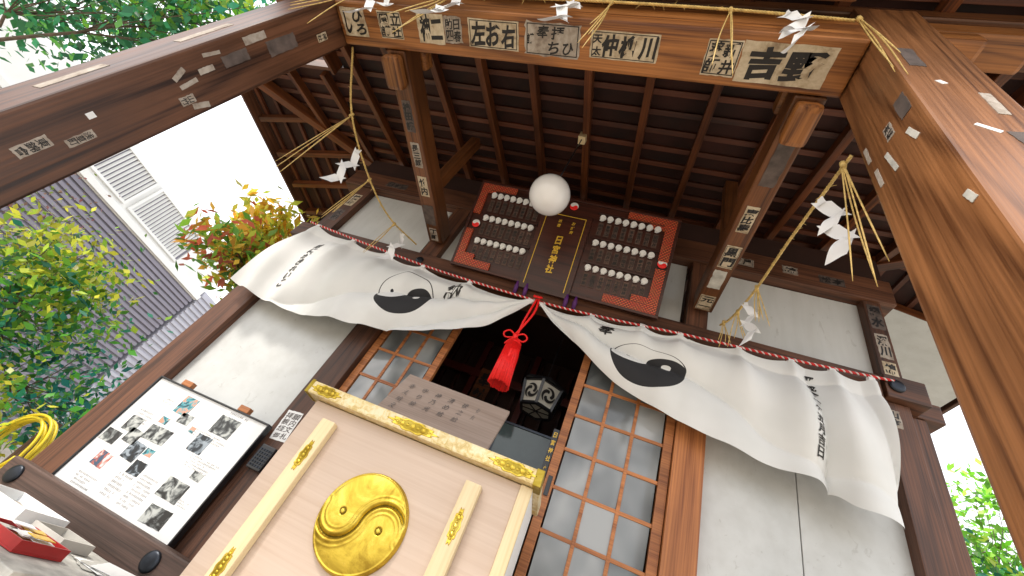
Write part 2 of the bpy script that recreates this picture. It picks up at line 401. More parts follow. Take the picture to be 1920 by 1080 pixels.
beam('eave_board',(-2.42,-2.52,rz(-2.5)+.07),(2.42,-2.52,rz(-2.5)+.07),.03,.16,'post',.004,parent=RF)
mesh('soffit_panel',[(2.75,.42,sz(2.75)-.005),(3.8,.42,sz(3.8)-.005),(3.8,4.0,sz(3.8)-.005),(2.75,4.0,sz(2.75)-.005)],[(0,1,2,3)],'plaster',parent=RF)
def door(x0,x1,y,z0=.56,z1=2.72,cols=3,row=.225):
    D=empty('sliding_door',((x0+x1)/2,y,z0),parent=H); s=.052
    multi('door_frame',[((x0,y,z0),(x0+s,y+.035,z1)),((x1-s,y,z0),(x1,y+.035,z1)),((x0+s,y+.001,z1-.08),(x1-s,y+.034,z1)),((x0+s,y+.001,z0),(x1-s,y+.034,z0+.35))],'doorw',.003,parent=D)
    bs=[];a=x0+s;bb=x1-s;w=(bb-a)/cols
    for i in range(1,cols): bs.append(((a+w*i-.010,y+.004,z0+.35),(a+w*i+.010,y+.026,z1-.08)))
    z=z1-.08-row
    zs=[z1-.08]
    while z>z0+.4: bs.append(((a,y+.006,z-.010),(bb,y+.024,z+.010))); zs.append(z); z-=row
    zs.append(z0+.35)
    multi('door_lattice',bs,'doorw',.002,parent=D)
    for i in range(cols):
        for j in range(len(zs)-1):
            # hand-set panes: each very slightly out of true so reflections differ
            o=box('glass_pane',(a+w*i+.01,y+.012,zs[j+1]+.01),(a+w*(i+1)-.01,y+.017,zs[j]-.01),'pane',0,parent=D)
            o.matrix_basis=o.matrix_basis@Matrix.Rotation(random.uniform(-.02,.02),4,'Y')@Matrix.Rotation(random.uniform(-.02,.02),4,'Z')
    return D
door(-.955,-.41,.0); DR=door(.53,1.175,-.03)
box('door_handle',(.545,-.036,1.45),(.57,-.0305,1.56),'black',.002,parent=DR)
zb=3.078
def under(cx,cy,w,h,rows,**k): return plate(H,(cx,cy,zb),DX,-DY,w,h,rows,**k)
under(-1.28,-1.765,.17,.15,None,cells=[('ひ',.03,.035,.08,.07),('し',-.045,0,.06,.12),('ろ',.04,-.035,.08,.06)])
under(-1.02,-1.765,.16,.14,['園立','講社'],border=True,wt=.024)
under(-.745,-1.765,.17,.15,['神二']); under(-.60,-1.77,.11,.13,['助日','四春'],mat='scrap',wt=.02)
under(-.354,-1.765,.30,.14,['左お右'],border=True)
under(-.016,-1.765,.30,.155,None,border=True,mat='scrap',wt=.024,cells=[('奉',-.05,.035,.07,.06),('拝',.03,.035,.07,.06),('ち',.01,-.035,.07,.06),('ひ',.09,-.035,.06,.06),('講',-.12,0,.04,.05)])
under(.36,-1.765,.34,.125,None,border=True,cells=[('天',-.135,.025,.05,.045),('太',-.135,-.03,.05,.045),('仲',-.07,0,.085,.10),('柳',.025,0,.095,.10),('川',.12,0,.085,.10)])
under(.82,-1.755,.15,.155,['薬新','師井'],border=True,wt=.028); under(1.085,-1.75,.37,.17,['吉野'],wt=.045)
def tie(cx,cy,w,h,s,**k): return plate(H,(cx,cy,3.078),DX,-DY,w,h,list(s) if isinstance(s,str) else s,**k)
tie(-1.03,-1.22,.07,.22,'神田講',mat='dirtyp'); tie(-1.03,-.93,.07,.20,'長三郎',mat='scrap'); tie(-1.03,-.66,.08,.18,'竹内'); tie(-1.035,-.38,.10,.2,None,mat='dirtyp'); tie(-1.03,-.17,.07,.14,'丁町',mat='scrap')
tie(1.255,-1.28,.08,.26,None,mat='dirtyp'); tie(1.25,-.92,.07,.19,'惠比壽'); tie(1.255,-.62,.09,.19,'黒門',border=True); tie(1.25,-.41,.08,.17,None,mat='scrapw'); tie(1.25,-.17,.10,.15,'元一',border=True)
def pl(x,y,z,w,h,rows=None,**k):
    return plate(H,(x,y,z),(0,1,0) if x<0 else (0,-1,0),DZ,w,h,rows,**k)
xl=-1.3995; xr=1.3695
pl(xl,-1.758,1.393,.040,.11,list('東錦會'),mat='scrap',wt=.01); pl(xl,-1.724,1.53,.030,.10,list('浅草町'),mat='scrap',wt=.01); pl(xl,-1.78,1.61,.022,.028,None,mat='white')
pl(xl,-1.70,1.975,.035,.07,list('山竹'),mat='scrap',wt=.01); pl(xl,-1.755,2.02,.018,.09,None,mat='scrap',tilt=.1); pl(xl,-1.78,2.13,.025,.08,None,mat='scrap'); pl(xl,-1.83,2.19,.015,.09,None,mat='scrap',tilt=-.1)
pl(xl,-1.80,2.0,.022,.07,None,mat='scrap',tilt=.4); pl(xl,-1.66,2.02,.025,.08,None,mat='scrap',tilt=-.2)
pl(xl,-1.83,2.45,.035,.14,None,mat='scrap'); pl(xl,-1.72,2.9,.04,.08,list('神社'),mat='paper',wt=.02); pl(xl,-1.76,2.6,.07,.2,None,mat='dirtyp'); pl(xl,-1.78,2.3,.05,.15,None,mat='dirtyp')
pl(xr,-1.755,2.47,.035,.08,list('京橋'),mat='scrap',wt=.02); pl(xr,-1.72,2.33,.016,.12,None,mat='scrapw',tilt=.1); pl(xr,-1.815,2.33,.018,.08,None,mat='scrapw',tilt=.2); pl(xr,-1.66,2.33,.016,.10,None,mat='scrap'); pl(xr,-1.83,2.5,.045,.12,None,mat='dirtyp'); pl(xr,-1.85,1.92,.018,.045,None,mat='scrapw',tilt=.2); pl(xr,-1.65,2.5,.016,.1,None,mat='scrap')
for (x,z,w,h,t,mt) in ((1.469,2.6,.02,.03,.5,'white'),(1.486,2.256,.018,.06,.9,'white'),(1.56,2.45,.03,.16,0,'scrap'),(1.44,2.85,.05,.2,0,'dirtyp'),(1.55,2.2,.04,.10,.2,'dirtyp')):
    plate(H,(x,-1.8805,z),DX,DZ,w,h,None,mat=mt,tilt=t)
for (z,h) in ((1.7,.25),(2.3,.3)): plate(H,(-1.53,-1.8805,z),DX,DZ,.05,h,None,mat='scrap')
def wl(x,z,w,h,s,y=-.0405,**k): return plate(H,(x,y,z),DX,DZ,w,h,list(s) if isinstance(s,str) else s,**k)
wl(-2.21,3.42,.09,.20,'神楽坂'); wl(-2.21,3.15,.09,.18,'大和',mat='dirtyp')
wl(2.46,3.5,.09,.24,'櫻水',mat='dirtyp'); wl(2.46,3.22,.08,.22,'深川',mat='scrap'); wl(2.46,3.02,.08,.12,'錦')
wl(2.405,2.63,.07,.12,'山本',mat='scrap')
for (x,z,s) in ((-1.9,3.78,'日本橋'),(-1.55,3.8,'講'),(-.85,3.8,'大正'),(1.5,3.78,'伊勢屋'),(2.2,3.78,'松本'),(1.9,3.8,'錦')):
    wl(x,z,.07*len(s)+.04,.09,[s],y=-.0605,mat='dirtyp' if s in('松本','日本橋') else 'scrap',border=True)
# ================================================================ CURTAINS
def smooth_interp(pts,x):
    for i in range(len(pts)-1):
        if x<=pts[i+1][0] or i==len(pts)-2:
            t=(x-pts[i][0])/(pts[i+1][0]-pts[i][0]); t=min(max(t,0),1)
            def sl(k):
                a=max(k-1,0);c=min(k+1,len(pts)-1); return (pts[c][1]-pts[a][1])/(pts[c][0]-pts[a][0])
            h=pts[i+1][0]-pts[i][0]; m0=sl(i)*h;m1=sl(i+1)*h
            return (2*t**3-3*t*t+1)*pts[i][1]+(t**3-2*t*t+t)*m0+(-2*t**3+3*t*t)*pts[i+1][1]+(t**3-t*t)*m1
def sstep(x,a,b):
    t=min(1,max(0,(x-a)/(b-a))); return t*t*(3-2*t)
def curtain(name,label,top,bot,loops,gather,emb,side):
    na,nb=300,100; vs=[];fs=[]
    T=empty(name,((top[0][1]+top[-1][1])/2,-.12,2.85),label=label,cat='curtain',group='split curtain across the porch')
    tx=[(p[0],p[1]) for p in top];tz=[(p[0],p[2]) for p in top];bx=[(p[0],p[1]) for p in bot];bz=[(p[0],p[2]) for p in bot]
    for i in range(na+1):
        a=i/na; X0=smooth_interp(tx,a);Z0=smooth_interp(tz,a);X1=smooth_interp(bx,a);Z1=smooth_interp(bz,a)
        near=sorted(loops,key=lambda l:abs(X0-l))[:2]; sp=abs(near[0]-near[1]); d=abs(X0-near[0])
        Z0-=.032*math.sin(min(1,d/(sp*.5+1e-3))*math.pi/2)
        for j in range(nb+1):
            bq=j/nb; x=X0+(X1-X0)*bq; z=Z0+(Z1-Z0)*bq
            hgt=abs(Z1-Z0)+.02; env=sstep(bq,0,.22)
            gx,gz=gather; rr=math.hypot(x-gx,z-gz); ang=math.atan2(gz-z+.02,abs(gx-x)+.02)
            wv=ang*19+2.0*mnoise.noise(V((x*1.2,z*1.2,3)))
            f=.040*(abs(math.sin(wv*.5))**.7*2-1)*min(1,rr*1.4)*math.exp(-max(0,rr-1.3)*.8)*(.25+.75*env)
            f2=0
            for l in loops:
                ww=.03+.14*bq; f2+=.038*math.exp(-((x-l-.02*math.sin(l*9)*bq)/ww)**2)*(1-.5*bq)*(.3+.7*env)
            f3=.075*mnoise.noise(V((x*2.0,z*1.0,1.7)))*bq+.030*mnoise.noise(V((x*6,z*2,5.1)))*env
            if side>0: f3+=.065*(abs(math.sin((x-1.72)*10+.5*z))**.7*2-1)*(.12+.88*bq)*sstep(x,1.62,1.9)
            if side<0: f3+=.026*math.sin((x+1.9)*22)*(.2+.8*bq)*(1-sstep(x,-1.9,-1.7))
            yy=-.112-f-f2-f3-.05*math.sin(bq*math.pi)*min(1,hgt/.6)-.03*bq
            yy=-.085-max(0,(-yy-.085)) if -yy>.095 else -.085-.01*math.exp((-yy-.095)*8)
            vs.append((x,yy,z))
    for i in range(na):
        for j in range(nb): fs.append((i*(nb+1)+j,(i+1)*(nb+1)+j,(i+1)*(nb+1)+j+1,i*(nb+1)+j+1))
    o=mesh('cloth',vs,fs,cloth(*emb[2:]),origin=(emb[0],-.12,emb[1]),smooth=True,parent=T)
    bvh=BVHTree.FromPolygons([V(v) for v in vs],fs)
    def proj(q):
        h=bvh.ray_cast(V((q.x,-1.5,q.z)),V((0,1,0)))
        if h[0] is None: h=bvh.find_nearest(q)
        return h[0]+V((0,-.004,0))
    for l in loops:
        zt=smooth_interp(tz,min(1,max(0,(l-top[0][1])/(top[-1][1]-top[0][1]))))
        lv=[];lf=[]
        K=14
        for k in range(K+1):
            th=2*math.pi*k/K
            for s in (-.018,.018): lv.append((l+s,-.105-.014*math.cos(th),zt+.008+.024*math.sin(th)))
        for k in range(K): lf.append((2*k,2*k+1,2*k+3,2*k+2))
        mesh('hanging_loop',lv,lf,'white',smooth=True,parent=T)
    return T,proj
CT1,pj1=curtain('split_curtain','white cotton curtain panel with black swirl emblem, gathered at one end',
 [(0,-2.19,2.87),(.2,-1.72,2.80),(.4,-1.32,2.76),(.6,-.88,2.72),(.8,-.42,2.69),(1,.055,2.685)],
 [(0,-2.34,2.03),(.15,-2.02,1.97),(.35,-1.45,1.94),(.55,-.92,2.0),(.7,-.55,2.10),(.82,-.28,2.27),(.92,-.08,2.46),(1,.062,2.665)],
 [-2.17,-1.72,-1.33,-.95,-.5,.03],(.06,2.67),(-.87,2.345,.215,.22,.215,.215),-1)
lettering([(c,.004*i,-.079*i,.075,.072) for i,c in enumerate('眼にがきれいこ')],(-1.91,-.2,2.60),DX,DZ,CT1,proj=pj1)
lettering([('納',0,0,.125,.14)],(-.545,-.2,2.53),DX,DZ,CT1,proj=pj1)
CT2,pj2=curtain('split_curtain','white cotton curtain panel with black swirl emblem and dated lettering',
 [(0,.105,2.685),(.15,.44,2.70),(.35,.88,2.74),(.55,1.32,2.77),(.75,1.76,2.79),(1,2.30,2.82)],
 [(0,.10,2.665),(.06,.24,2.53),(.15,.42,2.41),(.28,.68,2.255),(.42,.96,2.14),(.58,1.3,2.04),(.72,1.66,1.985),(.84,1.93,1.97),(.92,2.03,1.90),(1,2.23,1.90)],
 [.12,.5,.86,1.12,1.5,1.82,2.06,2.28],(.10,2.67),(.93,2.425,.245,.085,.205,.11),1)
lettering([(c,-.004*i,-.066*i,.056,.06) for i,c in enumerate('平成十一年五月吉日')],(1.905,-.2,2.665),DX,DZ,CT2,proj=pj2)
lettering([('奉',0,0,.11,.09)],(.63,-.2,2.57),DX,DZ,CT2,proj=pj2)
cp=catmull([(-2.3,-.10,2.91),(-2.17,-.108,2.885),(-1.5,-.11,2.805),(-.8,-.11,2.74),(.08,-.115,2.705),(.6,-.11,2.73),(1.2,-.11,2.78),(1.9,-.11,2.82),(2.42,-.1,2.875)],30)
M['cordw']=plain('white_cord',(.7,.68,.64),.6); M['cordr']=plain('red_cord_strand',(.62,.02,.02),.6)
v,f,mi=join(rope_data(cp,.0095,.04,3,(0,1,0),.008))
mesh('twisted_cord',v,f,['cordr','cordw'],mi=mi,smooth=True,label='red and white twisted cord holding up the curtain',cat='rope')
def dome(name,c,r,ax=(0,-1,0),mat='iron',parent=None,**k):
    a=V(ax).normalized();u=a.orthogonal().normalized();w=a.cross(u);vs=[];fs=[];S=20
    prof=[(1,0),(1,.12),(.93,.25),(.7,.31),(.35,.345)]
    for (pr,ph) in prof:
        for s in range(S): th=2*math.pi*s/S; vs.append(V(c)+(u*math.cos(th)+w*math.sin(th))*r*pr+a*r*ph)
    vs.append(V(c)+a*r*.35)
    for i in range(len(prof)-1):
        for s in range(S): fs.append((i*S+s,i*S+(s+1)%S,(i+1)*S+(s+1)%S,(i+1)*S+s))
    o=(len(prof)-1)*S
    for s in range(S): fs.append((o+s,o+(s+1)%S,len(vs)-1))
    return mesh(name,vs,fs,mat,smooth=True,parent=parent,**k)
dome('nail_cover',(2.43,-.092,2.845),.045,parent=H)
dome('nail_cover',(-1.05,-.072,2.83),.035,parent=H)
T=empty('cord_tassel',(.075,-.16,2.69),label='bright red cord tassel with bow hanging at the curtain gather',cat='tassel')
pts=[]
for dx in (-.008,.010):
    c=catmull([(.08+dx,-.14,2.70),(.085+dx*2,-.17,2.55),(.07+dx,-.175,2.42),(.055-dx,-.17,2.31)],10); pts+=rope_data(c,.009,.03,3,step=.008)
pts+=rope_data(catmull([(.08,-.15,2.72),(.05,-.17,2.70),(.08,-.2,2.67),(.11,-.17,2.70),(.08,-.15,2.72)],8),.009,.03)
v,f,_=join(pts); mesh('cord',v,f,'red',smooth=True,parent=T)
pts=[]
for s in (-1,1):
    pts+=rope_data(catmull([(.055,-.175,2.30),(.055+s*.05,-.18,2.33),(.055+s*.085,-.18,2.30),(.055+s*.06,-.18,2.265),(.055,-.178,2.29)],10),.007,.03)
    pts+=rope_data(catmull([(.055,-.178,2.29),(.055+s*.03,-.19,2.24),(.055+s*.05,-.185,2.20)],8),.006,.03)
v,f=tube_data([(.055,-.175,2.32),(.055,-.177,2.30),(.055,-.175,2.27)],[.012,.02,.012],10); pts.append((v,f))
v,f,_=join(pts); mesh('bow',v,f,'red',smooth=True,parent=T)
pts=[]
v,f=tube_data([(.06,-.175,2.275),(.065,-.175,2.25),(.07,-.175,2.235),(.07,-.175,2.225),(.078,-.175,2.14),(.088,-.175,2.0)],[.014,.038,.050,.048,.058,.060],24); pts.append((v,f))
for k in range(84):
    th=2*math.pi*k/84; r0,r1=.050,.068+random.uniform(-.004,.004)
    a=V((.07+r0*math.cos(th),-.175+r0*math.sin(th),2.225)); b2=V((.09+r1*math.cos(th),-.175+r1*math.sin(th),1.91+random.uniform(-.006,.006)))
    v,f=tube_data([a,(a+b2)/2,b2],.0035,4); pts.append((v,f))
v,f,_=join(pts); mesh('tassel_skirt',v,f,'red',smooth=True,parent=T)
# ================================================================ GLOBE LAMP
G=empty('globe_lamp',(.0,-.80,4.03),label='white opal glass globe lamp on thin rod under the ceiling',cat='lamp')
gc=V((.01,-.80,3.105))
bm=bmesh.new(); bmesh.ops.create_uvsphere(bm,u_segments=48,v_segments=24,radius=.146)
me=bpy.data.meshes.new('glass_globe'); bm.to_mesh(me); bm.free(); me.materials.append(M['globe']); me.polygons.foreach_set('use_smooth',[True]*len(me.polygons))
link(bpy.data.objects.new('glass_globe',me),Matrix.Translation(gc),parent=G)
v,f=tube_data([gc+V((0,0,.14)),V((.01,-.8,4.0))],.006,8); mesh('lamp_rod',v,f,'black',smooth=True,parent=G)
v,f=tube_data([gc+V((0,0,.135)),gc+V((0,0,.17)),gc+V((0,0,.19))],[.05,.045,.02],20); mesh('lamp_cap',v,f,'black',smooth=True,parent=G)
box('lamp_hook',(-.02,-.83,3.97),(.04,-.76,4.06),'cream',.004,parent=G)
# ================================================================ VOTIVE PLAQUE
PB=V((-.755,-.10,2.855)); PT=V((-.755,-.46,3.60)); PV=(PT-PB).normalized(); PW=1.705; PH=(PT-PB).length; PN=DX.cross(PV)
P=empty('votive_plaque',PB+DX*PW/2,label='dark votive plaque with red brocade corners and rows of white charms',cat='plaque')
def pq(s,t,n=0): return PB+DX*s+PV*t+PN*n
def pbox(name,s0,s1,t0,t1,n0,n1,mat,bev=.003,parent=P):
    c=pq((s0+s1)/2,(t0+t1)/2,(n0+n1)/2); mw=Matrix((DX,PV,PN)).transposed().to_4x4(); mw.translation=c
    bm=bmesh.new(); bm_box(bm,Matrix.Identity(4),s1-s0,t1-t0,n1-n0,bev); me=bpy.data.meshes.new(name); bm.to_mesh(me); bm.free(); me.materials.append(M[mat])
    return link(bpy.data.objects.new(name,me),mw,parent=parent)
pbox('back_board',0,PW,0,PH,-.02,0,'plaque')
for (s0,s1,t0,t1) in ((0,PW,0,.022),(0,PW,PH-.022,PH),(0,.022,.022,PH-.022),(PW-.022,PW,.022,PH-.022)): pbox('frame_bar',s0,s1,t0,t1,.0005,.022,'plaque')
for (s0,s1,t0,t1) in ((.022,.34,.022,.085),(.022,.085,.085,.35),(.022,.34,PH-.085,PH-.022),(.022,.085,PH-.32,PH-.085),(.085,.18,.085,.13),(.085,.16,PH-.11,PH-.085),(PW-.42,PW-.022,.022,.085),(PW-.10,PW-.022,.085,.38),(PW-.40,PW-.022,PH-.085,PH-.022),(PW-.10,PW-.022,PH-.38,PH-.085),(PW-.22,PW-.10,.085,.14),(PW-.22,PW-.10,PH-.12,PH-.085)):
    pbox('corner_brocade',s0,s1,t0,t1,.001,.020,'brocade',.001)
charm_me=None
def charm(s,t,sz_=.054):
    global charm_me
    if charm_me is None:
        pr=[]
        for k in range(17): th=math.pi*1.2-k/16*math.pi*1.5; pr.append((.5*math.cos(th),.46*math.sin(th)+.15))
        pr+=[(.22,-.34),(-.02,-.46),(-.36,-.44),(-.34,-.30),(-.38,-.12)]
        k=len(pr); vs=[(x,y,0) for x,y in pr]+[(x*.8,y*.85,.3) for x,y in pr]
        fs=[tuple(range(2*k-1,k-1,-1))]+[(i+k,(i+1)%k+k,(i+1)%k,i) for i in range(k)]
        charm_me=bpy.data.meshes.new('magatama_charm'); charm_me.from_pydata([(a*sz_,b_*sz_,c_*sz_) for a,b_,c_ in vs],[],fs); charm_me.materials.append(M['white'])
    mw=Matrix((DX,PV,PN)).transposed().to_4x4(); mw.translation=pq(s,t,.012); mw=mw@Matrix.Rotation(random.uniform(-.14,.14),4,'Z')
    link(bpy.data.objects.new('magatama_charm',charm_me),mw,parent=P)
for (s0,s1) in ((.13,.59),(1.09,1.575)):
    for r_,t in enumerate((.70,.475,.255)):
        pbox('charm_shelf',s0-.02,s1+.02,t+.04,t+.055,.0005,.02,'plaque',.002)
        for i in range(8):
            s=s0+.025+(s1-s0-.05)*i/7; charm(s,t)
            tg=pbox('name_tag',s-.02,s+.02,t-.15,t-.035,.001,.005,'rail',.0005)
            lettering([(random.choice('山田中川村木松本林井上小高石橋'),0,.032-.032*z_,.030,.030) for z_ in range(3)],pq(s,t-.093,.0052),DX,PV,tg,'ink',off=.001,wt=.04)
pbox('name_panel',.62,1.04,-.04,.68,.002,.03,'plaque',.004)
for s in (.66,.99): pbox('gold_line',s,s+.006,-.0,.65,.0305,.033,'goldpaint',.001)
pbox('gold_line',.66,.996,.645,.651,.0307,.0332,'goldpaint',.001)
lettering([(c,0,.14-.085*i,.062,.075) for i,c in enumerate('日宮神社')],pq(.83,.28,.031),DX,PV,P,'goldpaint')
lettering([(c,.075,.32-.04*i,.028,.030) for i,c in enumerate('おが府')]+[(c,-.04,.32-.04*i,.028,.030) for i,c in enumerate('福禮')],pq(.83,.27,.031),DX,PV,P,'goldpaint')
def taiji_disc(name,c,U,Vv,r,cols_,parent,ang=0):
    U=V(U);Vv=V(Vv);n=U.cross(Vv); vs=[];fs=[];mi=[]
    nr=14; ns=56
    for i in range(nr+1):
        for s in range(ns):
            th=2*math.pi*s/ns; rr=max(.001,i/nr); x,y=rr*math.cos(th),rr*math.sin(th); vs.append(V(c)+(U*x+Vv*y)*r+n*(.006*math.sqrt(max(0,1-rr*rr*.98))))
    for i in range(nr):
        for s in range(ns):
            th=2*math.pi*(s+.5)/ns+ang; rr=(i+.5)/nr; x,y=rr*math.cos(th),rr*math.sin(th)
            inR=math.hypot(x-.5,y)<.5; inL=math.hypot(x+.5,y)<.5
            fs.append((i*ns+s,(i+1)*ns+s,(i+1)*ns+(s+1)%ns,i*ns+(s+1)%ns)); mi.append(1 if ((y<0 or inR) and not inL) else 0)
    return mesh(name,vs,fs,cols_,mi=mi,smooth=True,parent=parent)
for (s,t) in ((.085,.41),(PW-.06,.43),(.86,PH-.07)): taiji_disc('swirl_badge',pq(s,t,.014),DX,PV,.036,['white','red'],P,.6)
M['purple']=plain('purple_cord',(.09,.015,.14),.6)
for s in (.62,.70,1.03,1.1):
    v,f=tube_data([pq(s,-.0,.03),pq(s,-.05,.03),pq(s,-.12,.03)],[.008,.018,.012],8); mesh('purple_tassel',v,f,'purple',smooth=True,parent=P)
# ================================================================ OFFERING BOX
B=empty('offering_box',(-.03,-.45,0),label='pale wooden offering box with gold swirl disc and brass fittings',cat='offering box')
fx0,fx1,fy=-.55,.54,-.68
box('box_body',(fx0,fy,.25),(fx1-.05,-.30,1.275),'pale',.004,parent=B)
box('side_panel',(fx1-.049,fy+.012,.25),(fx1,-.30,1.275),'white',.004,parent=B)
box('corner_trim',(fx1-.05,fy-.012,.25),(fx1+.0,fy+.0115,1.275),'cream',.004,parent=B)
box('top_rail',(-.60,-.735,1.278),(.565,-.64,1.340),'gild',.008,parent=B)
box('top_rail',(-.60,-.36,1.278),(.565,-.28,1.340),'gild',.008,parent=B)
for x in (-.6,.49): box('end_rail',(x,-.638,1.278),(x+.075,-.362,1.335),'gild',.006,parent=B)
for i in range(9):
    y=-.62+i*.03
    beam('coin_slat',(-.524,y,1.30),(.489,y,1.30),.012,.03,'pale',.001,parent=B)
for x in (-.53,.42): box('box_leg',(x,-.66,0),(x+.09,-.56,.248),'pale',.004,parent=B); box('box_leg',(x,-.42,0),(x+.09,-.32,.248),'pale',.004,parent=B)
for cx in (-.405,.315):
    box('front_bar',(cx-.035,-.722,.22),(cx+.035,-.681,1.205),'cream',.008,parent=B)
def fitting(c,w,h,parent,name='brass_fitting'):
    K=96; vs=[];fs=[]; c=V(c)
    for ring,(k,yy) in enumerate(((1.0,0),(.94,-.0025),(.78,-.0025),(.72,-.0012))):
        for s in range(K):
            th=2*math.pi*s/K; m=1+.10*math.cos(th*10)
            x,z=math.cos(th),math.sin(th)
            p=1.6; q=(abs(x)**p+abs(z)**p)**(-1/p)
            vs.append(c+V((x*q*w/2*k*m,yy,z*q*h/2*k*m)))
    vs.append(c+V((0,-.0012,0)))
    mi=[]
    for i in range(3):
        for s in range(K): fs.append((i*K+s,i*K+(s+1)%K,(i+1)*K+(s+1)%K,(i+1)*K+s)); mi.append(0)
    for s in range(K): fs.append((3*K+s,3*K+(s+1)%K,4*K)); mi.append(1)
    big=max(w,h)
    for k in range(-3,4):
        o=V((0,-.001,k*big*.11)) if h>w else V((k*big*.11,-.001,0)); r=min(w,h)*(.22 if k%2==0 else .15)
        v,f=tube_data([c+o,c+o+V((0,-.0025,0)),c+o+V((0,-.0045,0))],[r,r*.85,r*.3],10)
        oo=len(vs); vs+=v; fs+=[tuple(i+oo for i in t) for t in f]; mi+=[0]*len(f)
    return mesh(name,vs,fs,['gold','goldmid'],mi=mi,parent=parent)
for z in (1.04,.62):
    fitting((-.405,-.7225,z),.038,.13,B); fitting((.315,-.7225,z),.038,.13,B)
fitting((-.03,-.7355,1.309),.24,.052,B); fitting((.44,-.7355,1.309),.2,.052,B); fitting((-.5,-.7355,1.309),.16,.052,B)
box('rail_band',(.535,-.738,1.275),(.568,-.637,1.343),'goldmid',.003,parent=B); box('rail_band',(-.603,-.738,1.275),(-.585,-.637,1.343),'goldmid',.003,parent=B)
def gold_disc(c,r,parent):
    nr,ns=90,240; vs=[];fs=[];mi=[]
    def dd_(x,y):
        dR=math.hypot(x-.5,y);dL=math.hypot(x+.5,y)
        c1=abs(dR-.5) if y>=0 else min(math.hypot(x,y),math.hypot(x-1,y))
        c2=abs(dL-.5) if y<=0 else min(math.hypot(x,y),math.hypot(x+1,y))
        return min(c1,c2)
    for i in range(nr+1):
        for s in range(ns):
            th=2*math.pi*s/ns; rr=i/nr; x,y=rr*math.cos(th),rr*math.sin(th)
            d=dd_(x,y); k=min(1,(1-rr)*9)                       # fade relief toward the rim
            h=.085*math.sqrt(max(0,1-rr**6))
            h+=k*(-.045*math.exp(-(d/.028)**2)+.020*math.exp(-((d-.075)/.035)**2)+.010*math.exp(-((d-.17)/.02)**2))
            dd=min(math.hypot(x-.47,y),math.hypot(x+.47,y))
            h+=.025*(1 if dd<.05 else 0)-.025*math.exp(-((dd-.062)/.014)**2)
            h+=.02*math.exp(-((rr-.955)/.02)**2)
            h=h*min(1,(1-rr)*25)+.06*(1 if rr<.999 else 0)
            a=.05; X=x*math.cos(a)+y*math.sin(a); Y=-x*math.sin(a)+y*math.cos(a)
            vs.append(V(c)+V((X*r,-h*r,Y*r)))
    for i in range(nr):
        for s in range(ns):
            th=2*math.pi*(s+.5)/ns; rr=(i+.5)/nr; x,y=rr*math.cos(th),rr*math.sin(th)
            dd=min(math.hypot(x-.47,y),math.hypot(x+.47,y))
            fs.append((i*ns+s,i*ns+(s+1)%ns,(i+1)*ns+(s+1)%ns,(i+1)*ns+s)); mi.append(1 if (dd_(x,y)<.016 and rr<.95) or .05<dd<.072 else 0)  # aged grooves painted in a darker gold so their lines show
    return mesh('gold_disc',vs,fs,['gold','golddk'],mi=mi,smooth=True,parent=parent)
gold_disc((-.035,-.681,.925),.180,B)
# ================================================================ PRAYER SIGN
S0=V((-.37,-.52,1.36)); S1=V((-.35,-.40,1.67)); SV=(S1-S0).normalized(); SN=DX.cross(SV)
SG=empty('prayer_board',(-.05,-.46,1.36),label='flat wooden prayer board with brushed text leaning behind offering box',cat='sign')
mw=Matrix((DX,SV,SN)).transposed().to_4x4(); mw.translation=(S0+S1)/2+DX*.315
bm=bmesh.new(); bm_box(bm,Matrix.Identity(4),.63,(S1-S0).length,.02,.004); me=bpy.data.meshes.new('board'); bm.to_mesh(me); bm.free(); me.materials.append(M['sign'])
link(bpy.data.objects.new('board',me),mw,parent=SG)
cc=(S0+S1)/2+DX*.315+SN*.0105
M['ink2']=plain('faded_ink',(.12,.105,.10),.7)
cells=[]
for ci,s in enumerate(['神拝詞','祓給','祓之給','清め給','神乃光','守り給','幸え給え']):
    for i,ch in enumerate(s): cells.append((ch,.25-.082*ci,.095-.055*i-(0 if ci==0 else .01),.032,.036))
lettering(cells,cc,DX,SV,SG,'ink2',wt=.0)
# ================================================================ NOTICE BOARD
NB=empty('notice_board',(-1.6,-.1,.51),label='black framed white notice board with photographs and handwritten notes',cat='notice board')
box('backing',(-2.06,-.10,.508),(-1.13,-.075,1.187),'white',.002,parent=NB)
for lo,hi in (((-2.07,-.112,.498),(-1.12,-.07,.5075)),((-2.07,-.112,1.1875),(-1.12,-.07,1.197)),((-2.07,-.112,.508),(-2.0605,-.07,1.187)),((-1.1295,-.112,.508),(-1.12,-.07,1.187))): box('frame_bar',lo,hi,'black',.002,parent=NB)
def photomat(name,c1,c2,c3):
    m,nt,b=nmat(name); n=tex(nt,18,(1,1,1),4,.8)
    L(nt,ramp(nt,n,[(.42,c1),(.5,c2),(.60,c3)]),b.inputs['Base Color']); b.inputs['Roughness'].default_value=.25; return m
PM=[photomat('photo_grey',(.02,.02,.02),(.12,.13,.13),(.5,.52,.5)),photomat('photo_teal',(.02,.06,.08),(.06,.36,.42),(.65,.30,.20)),photomat('photo_dark',(.01,.012,.015),(.02,.03,.04),(.3,.35,.4)),photomat('photo_red',(.05,.09,.15),(.5,.12,.08),(.7,.7,.7))]
ph=[(.36,.88,.12,.17,1),(.44,.78,.10,.09,0),(.74,.86,.17,.17,0),(.31,.70,.07,.06,1),(.36,.58,.19,.13,0),(.42,.44,.07,.06,1),(.13,.57,.11,.13,0),(.215,.49,.11,.12,0),(.07,.42,.13,.11,0),(.315,.40,.12,.15,2),(.44,.31,.10,.11,2),(.17,.25,.11,.12,3),(.68,.66,.12,.15,2),(.77,.30,.17,.15,0),(.81,.11,.17,.13,0),(.55,.73,.04,.05,1),(.84,.45,.08,.06,0)]
